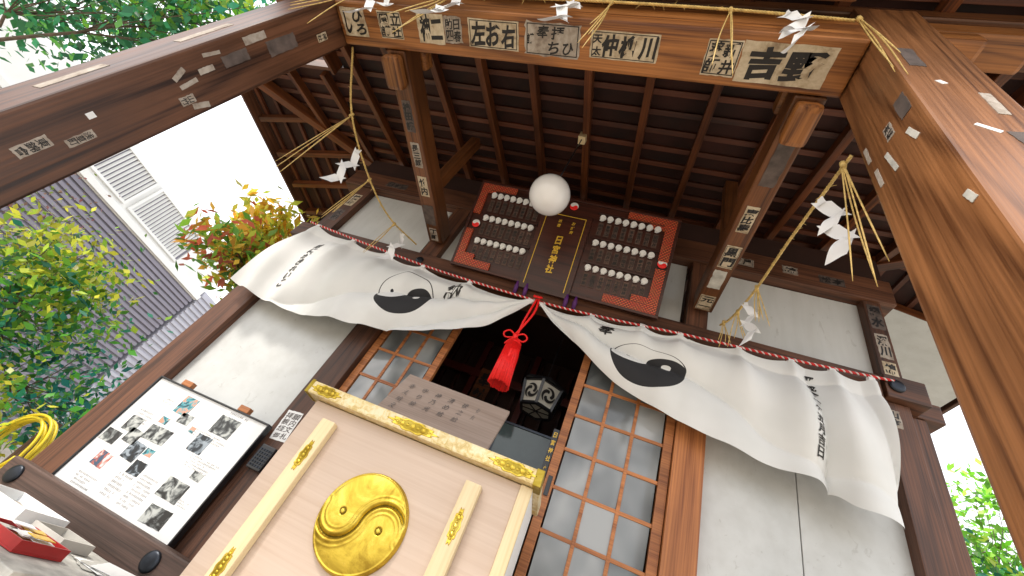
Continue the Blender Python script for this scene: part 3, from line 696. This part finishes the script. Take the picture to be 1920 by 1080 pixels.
for (s,t,w,h,k) in ph:
    x=-2.05+.91*s; z=.515+.665*t; w*=.91;h*=.665
    plate(NB,(x,-.1005,z),DX,DZ,w,h,None,mat=PM[k],name='photograph',tilt=random.uniform(-.04,.04))
def scribble(x0,x1,z0,z1,ch,n,parent,ln):
    cells=[];w=(x1-x0)
    for j in range(ln):
        e=random.uniform(.6,1)
        for i in range(int(n*e)):
            if random.random()<.15: continue
            cells.append((random.choice(ch),x0+w*(i+.5)/n,z1-(z1-z0)*(j+.5)/ln,w/n*.72,(z1-z0)/ln*.6))
    lettering(cells,(0,-.1008,0),DX,DZ,parent,'ink2',name='handwriting',off=.0005,wt=0.)
CH='日神社御参拝目の願成就水月火年平井光祈'
scribble(-1.98,-1.80,.905,.99,CH,16,NB,4); scribble(-1.55,-1.25,.975,1.02,CH,22,NB,3); scribble(-1.42,-1.18,.83,.90,CH,20,NB,5); scribble(-1.58,-1.44,.55,.72,CH,14,NB,9); scribble(-1.95,-1.78,.53,.60,CH,14,NB,4); scribble(-1.42,-1.18,1.155,1.18,CH,18,NB,1);scribble(-1.9,-1.79,1.06,1.1,CH,9,NB,2); scribble(-1.72,-1.60,.55,.68,CH,10,NB,6); scribble(-1.40,-1.16,.665,.70,CH,20,NB,3)
for x in (-1.85,-1.35): box('wooden_hook',(x-.04,-.112,1.198),(x+.04,-.075,1.235),'doorw',.003,parent=NB)
K=empty('wall_keypad',(-1.04,-.06,1.0),label='small black grille box fixed to the timber post',cat='intercom')
box('housing',(-1.09,-.085,.96),(-.99,-.0515,1.10),'black',.006,parent=K)
multi('button_grid',[((-1.08+.018*i,-.089,.975+.018*j),(-1.068+.018*i,-.0855,.987+.018*j)) for i in range(5) for j in range(6)],'iron',0,parent=K)
PN2=empty('paper_notice',(-1.05,-.06,1.25),label='small white paper notice with handwriting pinned to the post',cat='paper')
plate(PN2,(-1.06,-.052,1.24),DX,DZ,.11,.19,['拝願','観内','経文','御札'],mat='white',ink='ink2',name='sheet',tilt=.1,wt=.01)
# ================================================================ RAILING
RL=empty('veranda_rail',(-1.6,-.2,0),label='dark timber veranda rail with round black nail covers',cat='railing')
box('rail_beam',(-2.2,-.25,.385),(-.80,-.16,.53),'rail',.01,parent=RL)
for x in (-2.1,-.86): box('rail_post',(x,-.24,0),(x+.09,-.165,.383),'rail',.006,parent=RL)
for x in (-2.09,-1.03): dome('nail_cover',(x,-.2505,.465),.045,parent=RL)
TB=empty('side_table',(-1.4,-.65,0),label='low white covered table holding papers and boxes',cat='table')
box('table_top',(-2.0,-.95,.37),(-.85,-.29,.40),'scrapw',.005,parent=TB)
for x in (-1.95,-.95):
    for y in (-.92,-.36): box('table_leg',(x,y,0),(x+.05,y+.05,.368),'rail',.004,parent=TB)
def tray(x0,y0,z0,x1,y1,z1,mat,label,cat,name):
    o=empty(name,((x0+x1)/2,(y0+y1)/2,z0),label=label,cat=cat); t=.006
    multi('shell',[((x0,y0,z0),(x1,y1,z0+t)),((x0,y0,z0+t),(x1,y0+t,z1)),((x0,y1-t,z0+t),(x1,y1,z1)),((x0,y0+t,z0+t),(x0+t,y1-t,z1)),((x1-t,y0+t,z0+t),(x1,y1-t,z1))],mat,.001,parent=o)
    return o
rb=tray(-1.24,-.86,.402,-1.02,-.66,.44,'redbox','open red plastic tray of small items on table','tray','red_tray')
M['card']=plain('grey_cardboard',(.50,.48,.44),.7)
wb=tray(-1.72,-.64,.402,-1.38,-.42,.46,'white','open white cardboard box on the table','box','cardboard_box')
wc=tray(-1.36,-.58,.402,-1.17,-.42,.44,'card','small grey cardboard box on the table','box','cardboard_box')
for i in range(14):
    a=random.uniform(-.4,.4); c=V((-1.13+random.uniform(-.07,.07),-.76+random.uniform(-.06,.06),.412+.003*i))
    plate(rb,c,V((math.cos(a),math.sin(a),0)),V((-math.sin(a),math.cos(a),0)),.05,.08,None,mat=random.choice(['white','redbox','goldpaint','card']),name='paper_charm')
for i in range(6):
    a=random.uniform(-.4,.4); c=V((-1.55+random.uniform(-.08,.08),-.53+random.uniform(-.04,.04),.412+.004*i))
    plate(wb,c,V((math.cos(a),math.sin(a),0)),V((-math.sin(a),math.cos(a),0)),.12,.10,None,mat=random.choice(['white','card','scrap']),name='paper_charm')
PP=empty('paper_sheet',(-1.0,-.5,.40),label='loose white paper sheets on the table',cat='paper')
for i in range(4):
    a=.3*i-.4; plate(PP,(-1.03+.02*i,-.46+.01*i,.404+.004*i),V((math.cos(a),math.sin(a),0)),V((-math.sin(a),math.cos(a),0)),.17,.20,None,mat='white' if i%2 else 'scrapw',name='sheet')
# hose coil on a stake
HC=empty('hose_coil',(-2.75,.15,0),label='coiled yellow garden hose hung on a wooden stake',cat='hose')
box('wooden_stake',(-2.80,.17,0),(-2.75,.22,.72),'rail',.004,parent=HC)
pth=[]
for k in range(150):
    th=k/150*2*math.pi*5; rr=.17+.02*math.sin(th*.37)+.012*(k%30)/30; pth.append(V((-2.74+rr*math.cos(th),.13-.0006*k+.01*math.sin(th*.7),.52+rr*1.05*math.sin(th))))
v,f=tube_data(pth,.010,7); mesh('hose_loops',v,f,'hose',smooth=True,parent=HC)
# ================================================================ LANTERN and INTERIOR
LN=empty('hanging_lantern',(.27,.5,2.4),label='hexagonal black framed white lantern with triple comma crest',cat='lantern')
lc=V((.27,.5,2.24)); R0,R1,hh=.175,.135,.19
def hexp(r,z,k): th=math.pi/6+k*math.pi/3; return lc+V((r*math.cos(th),r*math.sin(th),z))
vs=[];fs=[]
for z,r in ((-hh/2,R1),(hh/2,R0)):
    for k in range(6): vs.append(hexp(r*.97,z,k))
for k in range(6): fs.append((k,(k+1)%6,(k+1)%6+6,k+6))
fs.append(tuple(range(5,-1,-1)))
M['lampaper']=plain('lantern_paper',(.62,.60,.53),.5,0,.1)
mesh('lantern_paper',vs,fs,'lampaper',parent=LN)
pts=[]
for k in range(6):
    for (a,b_) in ((hexp(R1,-hh/2,k),hexp(R0,hh/2,k)),(hexp(R1,-hh/2,k),hexp(R1,-hh/2,(k+1)%6)),(hexp(R0,hh/2,k),hexp(R0,hh/2,(k+1)%6))):
        pts.append(tube_data([a,b_],.015,4))
    a=(hexp(R1,-hh/2,k)+hexp(R1,-hh/2,(k+1)%6))/2; pts.append(tube_data([a,lc+V((0,0,-hh/2-.002))],.006,4))
v,f=tube_data([lc+V((0,0,hh/2)),lc+V((0,0,hh/2+.03)),lc+V((0,0,hh/2+.1))],[R0*1.15,R0*1.05,.02],6); pts.append((v,f))
pts.append(tube_data([lc+V((0,0,hh/2+.1)),lc+V((0,0,.85))],.005,6))
v,f,_=join(pts); mesh('lantern_frame',v,f,'black',parent=LN)
def swirl(r):
    parts=[]
    for j in range(3):
        a0=j*2*math.pi/3; n=16; vs=[]
        for k in range(n+1):
            t=k/n; th=a0+t*2.2; rad=r*(.46+.48*t**.7); wd=r*.24*(1-t)**.6+.001
            c=(rad*math.cos(th),rad*math.sin(th)); o=(math.cos(th),math.sin(th))
            vs.append((c[0]-o[0]*wd,c[1]-o[1]*wd)); vs.append((c[0]+o[0]*wd,c[1]+o[1]*wd))
        f=[(2*k,2*k+1,2*k+3,2*k+2) for k in range(n)]
        o=len(vs); c0=(r*.46*math.cos(a0),r*.46*math.sin(a0))
        for k in range(13): vs.append((c0[0]+r*.24*math.cos(a0+math.pi+k/12*math.pi),c0[1]+r*.24*math.sin(a0+math.pi+k/12*math.pi)))
        f.append(tuple(range(o,o+13)))
        parts.append((vs,f))
    return parts
for k in (2,3,4,5):
    a=hexp(R1,-hh/2,k);b_=hexp(R1,-hh/2,(k+1)%6);c_=hexp(R0,hh/2,k);d_=hexp(R0,hh/2,(k+1)%6); c0=(a+b_+c_+d_)/4; U=(b_-a).normalized(); W=((c_+d_)-(a+b_)).normalized(); n=U.cross(W)
    if n.dot(c0-lc)<0: n=-n
    pr=[([c0+U*x+W*y+n*.004 for x,y in pp],ff) for pp,ff in swirl(.062)]
    v,f,_=join(pr); mesh('comma_crest',v,f,'ink',parent=LN)
CS=empty('display_case',(.2,.35,.56),label='dark glass display case on cabinet inside the doorway',cat='cabinet')
M['caseg']=plain('case_glass',(.05,.07,.07),.08); M['caseg'].node_tree.nodes['Principled BSDF'].inputs['Specular IOR Level'].default_value=.5
box('cabinet_base',(-.25,.18,.57),(.5,.6,1.1),'rail',.004,parent=CS); box('glass_body',(-.24,.19,1.103),(.49,.59,1.85),'caseg',.002,parent=CS)
multi('case_frame',[((-.25,.18,1.102),(-.235,.195,1.86)),((.485,.18,1.102),(.5,.195,1.86)),((-.235,.182,1.845),(.485,.194,1.86)),((-.235,.182,1.45),(.485,.194,1.46)),((.12,.182,1.102),(.13,.194,1.844))],'iron',.001,parent=CS)
for i in range(6): plate(CS,(-.15+.1*i,.187,1.3+.08*(i%2)),DX,DZ,.05,.09,['御守'],mat='scrapw',name='price_card')
ST=empty('narrow_sign',(.50,-.0,1.6),label='narrow black vertical sign with yellow lettering beside door',cat='sign')
box('strip',(.488,.01,1.35),(.526,.02,1.85),'black',.002,parent=ST)
lettering([(c,0,.19-.05*i,.026,.034) for i,c in enumerate('日宮神社御祈祷')],(.507,.0095,1.62),DX,DZ,ST,'goldpaint',off=.001)
AL=empty('altar_screen',(0,1.2,.57),label='dark wooden altar screen with slats deep inside hall',cat='altar')
multi('screen_slats',[((-.9+.16*i,1.22,1.2),(-.87+.16*i,1.26,3.0)) for i in range(13)],'plaque',.002,parent=AL)
box('altar_shelf',(-1,.9,1.15),(1.2,1.29,1.2),'plaque',.004,parent=AL)
M['redl']=plain('red_lacquer',(.09,.012,.008),.4)
for x in (-.55,.0,.5): box('altar_pillar',(x,1.1,1.2),(x+.06,1.16,3.0),'redl',.004,parent=AL)
box('altar_rail',(-.9,1.08,2.55),(1.1,1.12,2.63),'redl',.004,parent=AL)
plate(AL,(-.38,1.07,2.45),DX,DZ,.16,.4,list('奉納'),mat='rafter',ink='ink',name='wood_tablet')
# ================================================================ STRAW ROPES
def straw_rope(path,label):
    v,f,mi=join(rope_data(catmull(path,24),.0070,.045,3,step=.01))
    fz=[]
    Pp=resample(catmull(path,24),.05)
    for p in Pp[1:-1]:
        d=V((random.uniform(-1,1),random.uniform(-1,1),random.uniform(-1,.6)))*.022
        fz.append(tube_data([p,p+d*.6,p+d+V((0,0,-.004))],[.0014,.0012,.0006],4))
    v,f,_=join([(v,f)]+fz)
    return mesh('straw_rope',v,f,'straw',smooth=True,label=label,cat='rope',group='straw ropes around the porch')
straw_rope([(-1.6,-1.92,3.12),(-1.2,-1.92,3.14),(-.6,-1.92,3.12),(.1,-1.92,3.2),(.8,-1.92,3.2),(1.32,-1.90,3.24)],'thin twisted straw rope tied along the porch beam')
straw_rope([(-1.385,-1.61,3.12),(-1.36,-1.26,2.9),(-1.33,-.82,2.84),(-1.27,-.45,2.86),(-1.17,-.09,2.98)],'thin twisted straw rope sagging from pillar to lintel')
straw_rope([(1.36,-1.60,2.60),(1.35,-1.15,2.64),(1.36,-.73,2.70),(1.37,-.35,2.82),(1.38,-.09,2.97)],'thin twisted straw rope sagging from pillar to lintel')
def straws(c,ln,n,lean=(0,0),spread=.045):
    c=V(c);pts=[]
    for i in range(n):
        e=c+V((lean[0]*ln+random.uniform(-1,1)*spread,lean[1]*ln+random.uniform(-1,1)*spread,-ln*random.uniform(.75,1.05)))
        m=(c+e)/2+V((random.uniform(-1,1)*.010,random.uniform(-1,1)*.010,0))
        p=catmull([c+V((random.uniform(-1,1)*.006,random.uniform(-1,1)*.006,.012)),m,e],6); pts.append(tube_data(p,[.0028]*(len(p)-3)+[.0026,.002,.0012],5))
    pts.append(tube_data([c+V((0,0,.014)),c+V((0,0,-.02))],.011,8))
    v,f,_=join(pts); mesh('straw_tassel',v,f,'straw',smooth=True,label='loose bundle of rice straw hanging from rope',cat='straw tassel',group='straw tassels on the ropes')
for c,ln,n in (((-1.36,-1.26,2.9),.72,4),((-1.33,-.80,2.84),.58,4),((-1.25,-.38,2.87),.42,3),((-1.2,-1.92,3.13),.62,4),((-.62,-1.92,3.12),.62,5),((.25,-1.92,3.2),.62,4),((.80,-1.92,3.2),.75,3),((1.32,-1.91,3.23),.62,4),((1.352,-1.56,2.6),.66,5),((1.36,-.75,2.70),.3,5),((1.37,-.45,2.78),.28,4),((1.37,-.2,2.9),.2,4)):
    straws(c,ln,n)
def gohei(c,yaw,s=1.0,seed=0,drift=0):
    """folded streamer: overlapping slanted panels, alternating side to side like a lightning bolt"""
    rd=random.Random(seed); c=V(c); vs=[];fs=[]
    U=V((math.cos(yaw),math.sin(yaw),0)); W=V((-math.sin(yaw),math.cos(yaw),0)); D=V((0,0,-1))
    w,h=.070*s,.125*s
    def strip(a,b_,c2,d,cur,tw):
        o=len(vs); K=8;Q=5
        for i in range(K+1):
            t=i/K
            for q in range(Q):
                r=q/(Q-1); p=(a*(1-r)+b_*r)*(1-t)+(d*(1-r)+c2*r)*t
                vs.append(p+W*(cur*math.sin(t*math.pi)+tw*(r-.5)*math.sin(t*math.pi*.9)+.006*s*math.cos(r*math.pi)))
        for i in range(K):
            for q in range(Q-1): fs.append((o+i*Q+q,o+i*Q+q+1,o+(i+1)*Q+q+1,o+(i+1)*Q+q))
    strip(c-U*.010*s,c+U*.010*s,c+U*.018*s+D*.05*s,c-U*.018*s+D*.05*s,.003,0)
    p=c+D*.035*s; sgn=1
    for k in range(4):
        tl=rd.uniform(-.2,.2)
        dn=(D*math.cos(tl)+W*math.sin(tl)+U*(drift*.3+sgn*.42)).normalized()*h
        a=p-U*w*.5-D*(.020*s*sgn); b_=p+U*w*.5+D*(.020*s*sgn)
        strip(a,b_,b_+dn,a+dn,rd.uniform(-.014,.014)*s,rd.uniform(-.05,.05)*s)
        p=p+dn*.74+W*(.004*s*sgn)+U*(sgn*w*.12); sgn=-sgn
    mesh('paper_streamer',vs,fs,'gohei',smooth=True,label='white zigzag folded paper streamer hanging from straw rope',cat='paper streamer',group='zigzag paper streamers')
for i,(c,yaw,s,dr) in enumerate((((-1.345,-1.03,2.86),.95,.95,.2),((-1.22,-.25,2.92),.7,.9,0),((-1.0,-1.92,3.13),.3,.95,0),((-.55,-1.92,3.10),.2,1.05,0),((.05,-1.92,3.19),.2,1.05,0),((1.03,-1.92,3.22),-.4,1.05,0),((1.35,-1.40,2.61),-.62,.98,.1),((1.36,-.6,2.73),-.4,.85,0))):
    gohei(c,yaw,s,i,dr)
# ================================================================ VEGETATION
def tube_branch(a,b_,r0,r1,wob=.05,n=7):
    a=V(a);b_=V(b_);P=[]
    for i in range(n+1):
        t=i/n; P.append(a.lerp(b_,t)+V([random.uniform(-1,1)*wob*math.sin(math.pi*t) for _ in range(3)]))
    return tube_data(P,[r0+(r1-r0)*i/n for i in range(n+1)],6),P
def tree(name,label,cat,base,blobs,leaf=.06,trunk_r=.04,n_cl=60,per=60,asp=.5,cl_r=.18,seed=1,fk=.6):
    rg=np.random.default_rng(seed); random.seed(seed)
    T=empty(name,base,label=label,cat=cat)
    cents=[];pals=[]
    for (c,rad,frac,pal) in blobs:
        k=int(n_cl*frac)
        for _ in range(k):
            d=rg.normal(size=3); d/=np.linalg.norm(d); r=rg.uniform(.35,1)**.6
            cents.append(np.array(c)+d*r*np.array(rad)); pals.append(pal)
    parts=[]; base=V(base); mc=V(np.mean(cents,0)); fork=base.lerp(mc,fk)
    (d,P)=tube_branch(base,fork,trunk_r,trunk_r*.6,.05); parts.append(d)
    for (c,rad,frac,pal) in blobs:
        d,Q=tube_branch(fork,c,trunk_r*.5,trunk_r*.2,.08); parts.append(d)
        near=[k for k in range(len(cents)) if pals[k] is pal]
        for k in near[::2]:
            d,_=tube_branch(Q[random.randint(3,7)],cents[k],trunk_r*.16,.003,.05,4); parts.append(d)
    v,f,_=join(parts); mesh('trunk',v,f,'bark',smooth=True,parent=T)
    VS=[];CO=[]
    for c,pal in zip(cents,pals):
        n=int(per*rg.uniform(.5,1.3)); p=c+rg.normal(size=(n,3))*cl_r*rg.uniform(.6,1.2)
        bright=rg.uniform(.5,1.25)
        for q in p:
            u=rg.normal(size=3);u/=np.linalg.norm(u); nn=rg.normal(size=3)+np.array([0,0,1.1]); nn-=u*nn.dot(u); nn/=np.linalg.norm(nn); w=np.cross(nn,u)
            l=leaf*rg.uniform(.6,1.25); ww=l*asp*.5
            VS+= [q-u*l*.5, q+w*ww-nn*l*.04-u*l*.05, q+u*l*.5-nn*l*.15, q-w*ww-nn*l*.04-u*l*.05]
            cc=np.array(pal[rg.integers(len(pal))])*bright*rg.uniform(.75,1.3); CO.append(np.clip(cc,0,1))
    VS=np.array(VS); n=len(CO); o=V(np.mean(VS,0))
    me=bpy.data.meshes.new('crown'); me.vertices.add(len(VS)); me.vertices.foreach_set('co',(VS-np.array(o)).ravel())
    me.loops.add(4*n); me.loops.foreach_set('vertex_index',np.arange(4*n)); me.polygons.add(n); me.polygons.foreach_set('loop_start',np.arange(n)*4); me.polygons.foreach_set('loop_total',np.full(n,4)); me.update(); me.validate()
    ca=me.color_attributes.new('col','FLOAT_COLOR','CORNER'); cl=np.ones((n,4,4)); cl[:,:,:3]=np.array(CO)[:,None,:]; ca.data.foreach_set('color',cl.ravel())
    me.materials.append(M['leaf']); link(bpy.data.objects.new('crown',me),Matrix.Translation(o),parent=T)
G1=[(.10,.34,.04),(.20,.48,.05),(.05,.22,.05),(.45,.62,.06),(.04,.26,.16)]
G2=[(.05,.22,.07),(.06,.32,.14),(.03,.15,.06),(.14,.40,.08)]
G3=[(.02,.22,.20),(.04,.32,.18),(.12,.44,.06),(.03,.15,.10)]
YO=[(.95,.66,.06),(.98,.48,.05),(.85,.78,.12),(.55,.66,.08)]
RD=[(.70,.16,.09),(.90,.46,.07),(.25,.50,.06),(.60,.66,.09),(.14,.38,.06)]
YG=[(.60,.68,.06),(.75,.72,.08),(.28,.50,.05)]
PU=[(.34,.14,.15),(.26,.16,.12),(.30,.42,.08)]
tree('garden_tree','leafy green garden tree growing beside the plaster wall','tree',(-3.9,.3,0),[((-3.85,-.1,1.25),(.5,.6,.40),.38,G1),((-3.55,.35,.80),(.5,.75,.40),.36,G3),((-4.1,-.15,1.62),(.5,.45,.26),.26,YG)],leaf=.085,n_cl=110,per=44,seed=3,trunk_r=.03)
tree('garden_tree','garden shrub with yellow and red young leaves by the eave','tree',(-3.5,1.9,0),[((-3.70,.85,3.30),(.28,.45,.44),.42,YO),((-3.60,.60,2.80),(.38,.50,.32),.38,RD),((-3.8,1.0,3.05),(.3,.4,.4),.2,YG)],leaf=.15,n_cl=90,per=30,cl_r=.14,asp=.40,seed=5,trunk_r=.018,fk=.9)
tree('garden_tree','thin garden tree with purplish leaves and bare twigs','tree',(-5.2,-.4,0),[((-5.2,-.4,2.15),(.5,.6,.4),.6,PU),((-4.9,.2,1.8),(.5,.5,.3),.4,YG)],leaf=.045,n_cl=52,per=20,seed=6,trunk_r=.02)
tree('garden_tree','dark evergreen tree rising above the porch post','tree',(-6.2,-1.6,0),[((-5.6,-1.5,4.2),(1.3,.8,.9),.6,G2),((-4.7,-1.2,4.6),(1.0,.5,.6),.4,G1),],leaf=.12,n_cl=100,per=46,cl_r=.22,seed=8)
tree('garden_tree','bright green tree standing behind the hall corner','tree',(6.3,4.3,0),[((6.3,4.3,4.2),(.9,.9,1.1),.6,[(.22,.60,.04),(.36,.70,.07),(.14,.42,.04)]),((6.2,4.0,3.0),(1,1,1),.4,G1)],leaf=.12,n_cl=120,per=50,cl_r=.22,seed=9)
tree('low_shrub','low yellow green shrub at the foot of the veranda','shrub',(-3.2,-.1,0),[((-3.25,-.1,.45),(.6,.5,.28),1.0,YG)],leaf=.06,n_cl=34,per=40,seed=11,trunk_r=.02)
random.seed(21)
# ================================================================ NEIGHBOUR HOUSE
NH=empty('neighbour_house',(-11,1,0),label='grey clapboard house with white louvred shutters beside garden',cat='house')
box('house_wall',(-13,-4,0),(-9.02,4.6,3.78),'siding',.01,parent=NH)
multi('clapboard_siding',[((-9.018,-4,.1+.105*i),(-8.975,4.6,.165+.105*i)) for i in range(35)],'siding',.004,parent=NH)
box('upper_wall',(-13,-4,3.782),(-9.0,4.65,4.95),'housew',.01,parent=NH)
box('wall_band',(-8.998,-4,3.80),(-8.93,4.65,3.92),'housew',.01,parent=NH)
def shutter(y0,y1,z0=4.0,z1=4.78):
    S=empty('louvred_shutter',(-8.97,(y0+y1)/2,z0),parent=NH)
    multi('shutter_frame',[((-8.995,y0,z0),(-8.94,y0+.05,z1)),((-8.995,y1-.05,z0),(-8.94,y1,z1)),((-8.994,y0+.05,z0),(-8.942,y1-.05,z0+.05)),((-8.994,y0+.05,z1-.05),(-8.942,y1-.05,z1))],'housew',.003,parent=S)
    bm=bmesh.new(); n=int((y1-y0-.1)/.075)
    for i in range(n):
        m=Matrix.Translation((-8.968,y0+.05+.075*(i+.5),(z0+z1)/2))@Matrix.Rotation(.7,4,'Z'); bm_box(bm,m,.05,.012,z1-z0-.1)
    me=bpy.data.meshes.new('shutter_slats'); bm.to_mesh(me); bm.free(); me.materials.append(M['housew']); link(bpy.data.objects.new('shutter_slats',me),Matrix.Identity(4),parent=S)
    box('shutter_back',(-8.9985,y0+.05,z0+.05),(-8.996,y1-.05,z1-.05),'siding',0,parent=S)
shutter(1.0,2.0); shutter(2.1,3.6)
SH=empty('garden_shed',(-10.5,6.2,0),label='pale grey ribbed metal shed next to the house',cat='shed')
box('shed_wall',(-12,4.7,0),(-9.02,8.5,4.1),'lsiding',.01,parent=SH)
multi('metal_ribs',[((-9.018,4.7,.1+.12*i),(-8.98,8.5,.16+.12*i)) for i in range(33)],'lsiding',.004,parent=SH)
# ================================================================ CAMERA, LIGHT, WORLD
R=np.array([[0.9289,0.2556,-0.268],[0.023,0.6824,0.7306],[0.3697,-0.6848,0.628]]);U_,S_,V_=np.linalg.svd(R);R=U_@V_
cam=bpy.data.cameras.new('camera'); cam.sensor_width=36; cam.lens=741.3/1920*36; cam.clip_start=.05; cam.clip_end=300
co=bpy.data.objects.new('camera',cam); mw=Matrix(((R[0,0],-R[0,1],-R[0,2],.68),(R[1,0],-R[1,1],-R[1,2],-2.4),(R[2,0],-R[2,1],-R[2,2],.8),(0,0,0,1)))
col.objects.link(co); co.matrix_world=mw; scn.camera=co
el,az=math.radians(50),math.radians(215)
sd=bpy.data.lights.new('sun','SUN'); sd.energy=3.4; sd.angle=math.radians(10); sd.color=(1,.94,.85)
so=bpy.data.objects.new('sun',sd); col.objects.link(so)
d=V((math.sin(az)*math.cos(el),math.cos(az)*math.cos(el),math.sin(el)))
so.rotation_euler=d.to_track_quat('Z','Y').to_euler()
w=bpy.data.worlds.new("World"); scn.world=w; w.use_nodes=True; nt=w.node_tree; bg=nt.nodes['Background']
sky=nt.nodes.new('ShaderNodeTexSky'); sky.sky_type='NISHITA'; sky.sun_disc=False; sky.sun_elevation=el; sky.sun_rotation=az; sky.dust_density=4; sky.air_density=1
nt.links.new(sky.outputs[0],bg.inputs[0]); bg.inputs[1].default_value=.08
bg2=nt.nodes.new('ShaderNodeBackground'); bg2.inputs[0].default_value=(1,.995,.985,1); bg2.inputs[1].default_value=1.6
ad=nt.nodes.new('ShaderNodeAddShader'); nt.links.new(bg.outputs[0],ad.inputs[0]); nt.links.new(bg2.outputs[0],ad.inputs[1]); nt.links.new(ad.outputs[0],nt.nodes['World Output'].inputs[0])
scn.view_settings.view_transform='Standard'; scn.view_settings.look='None'; scn.view_settings.exposure=0
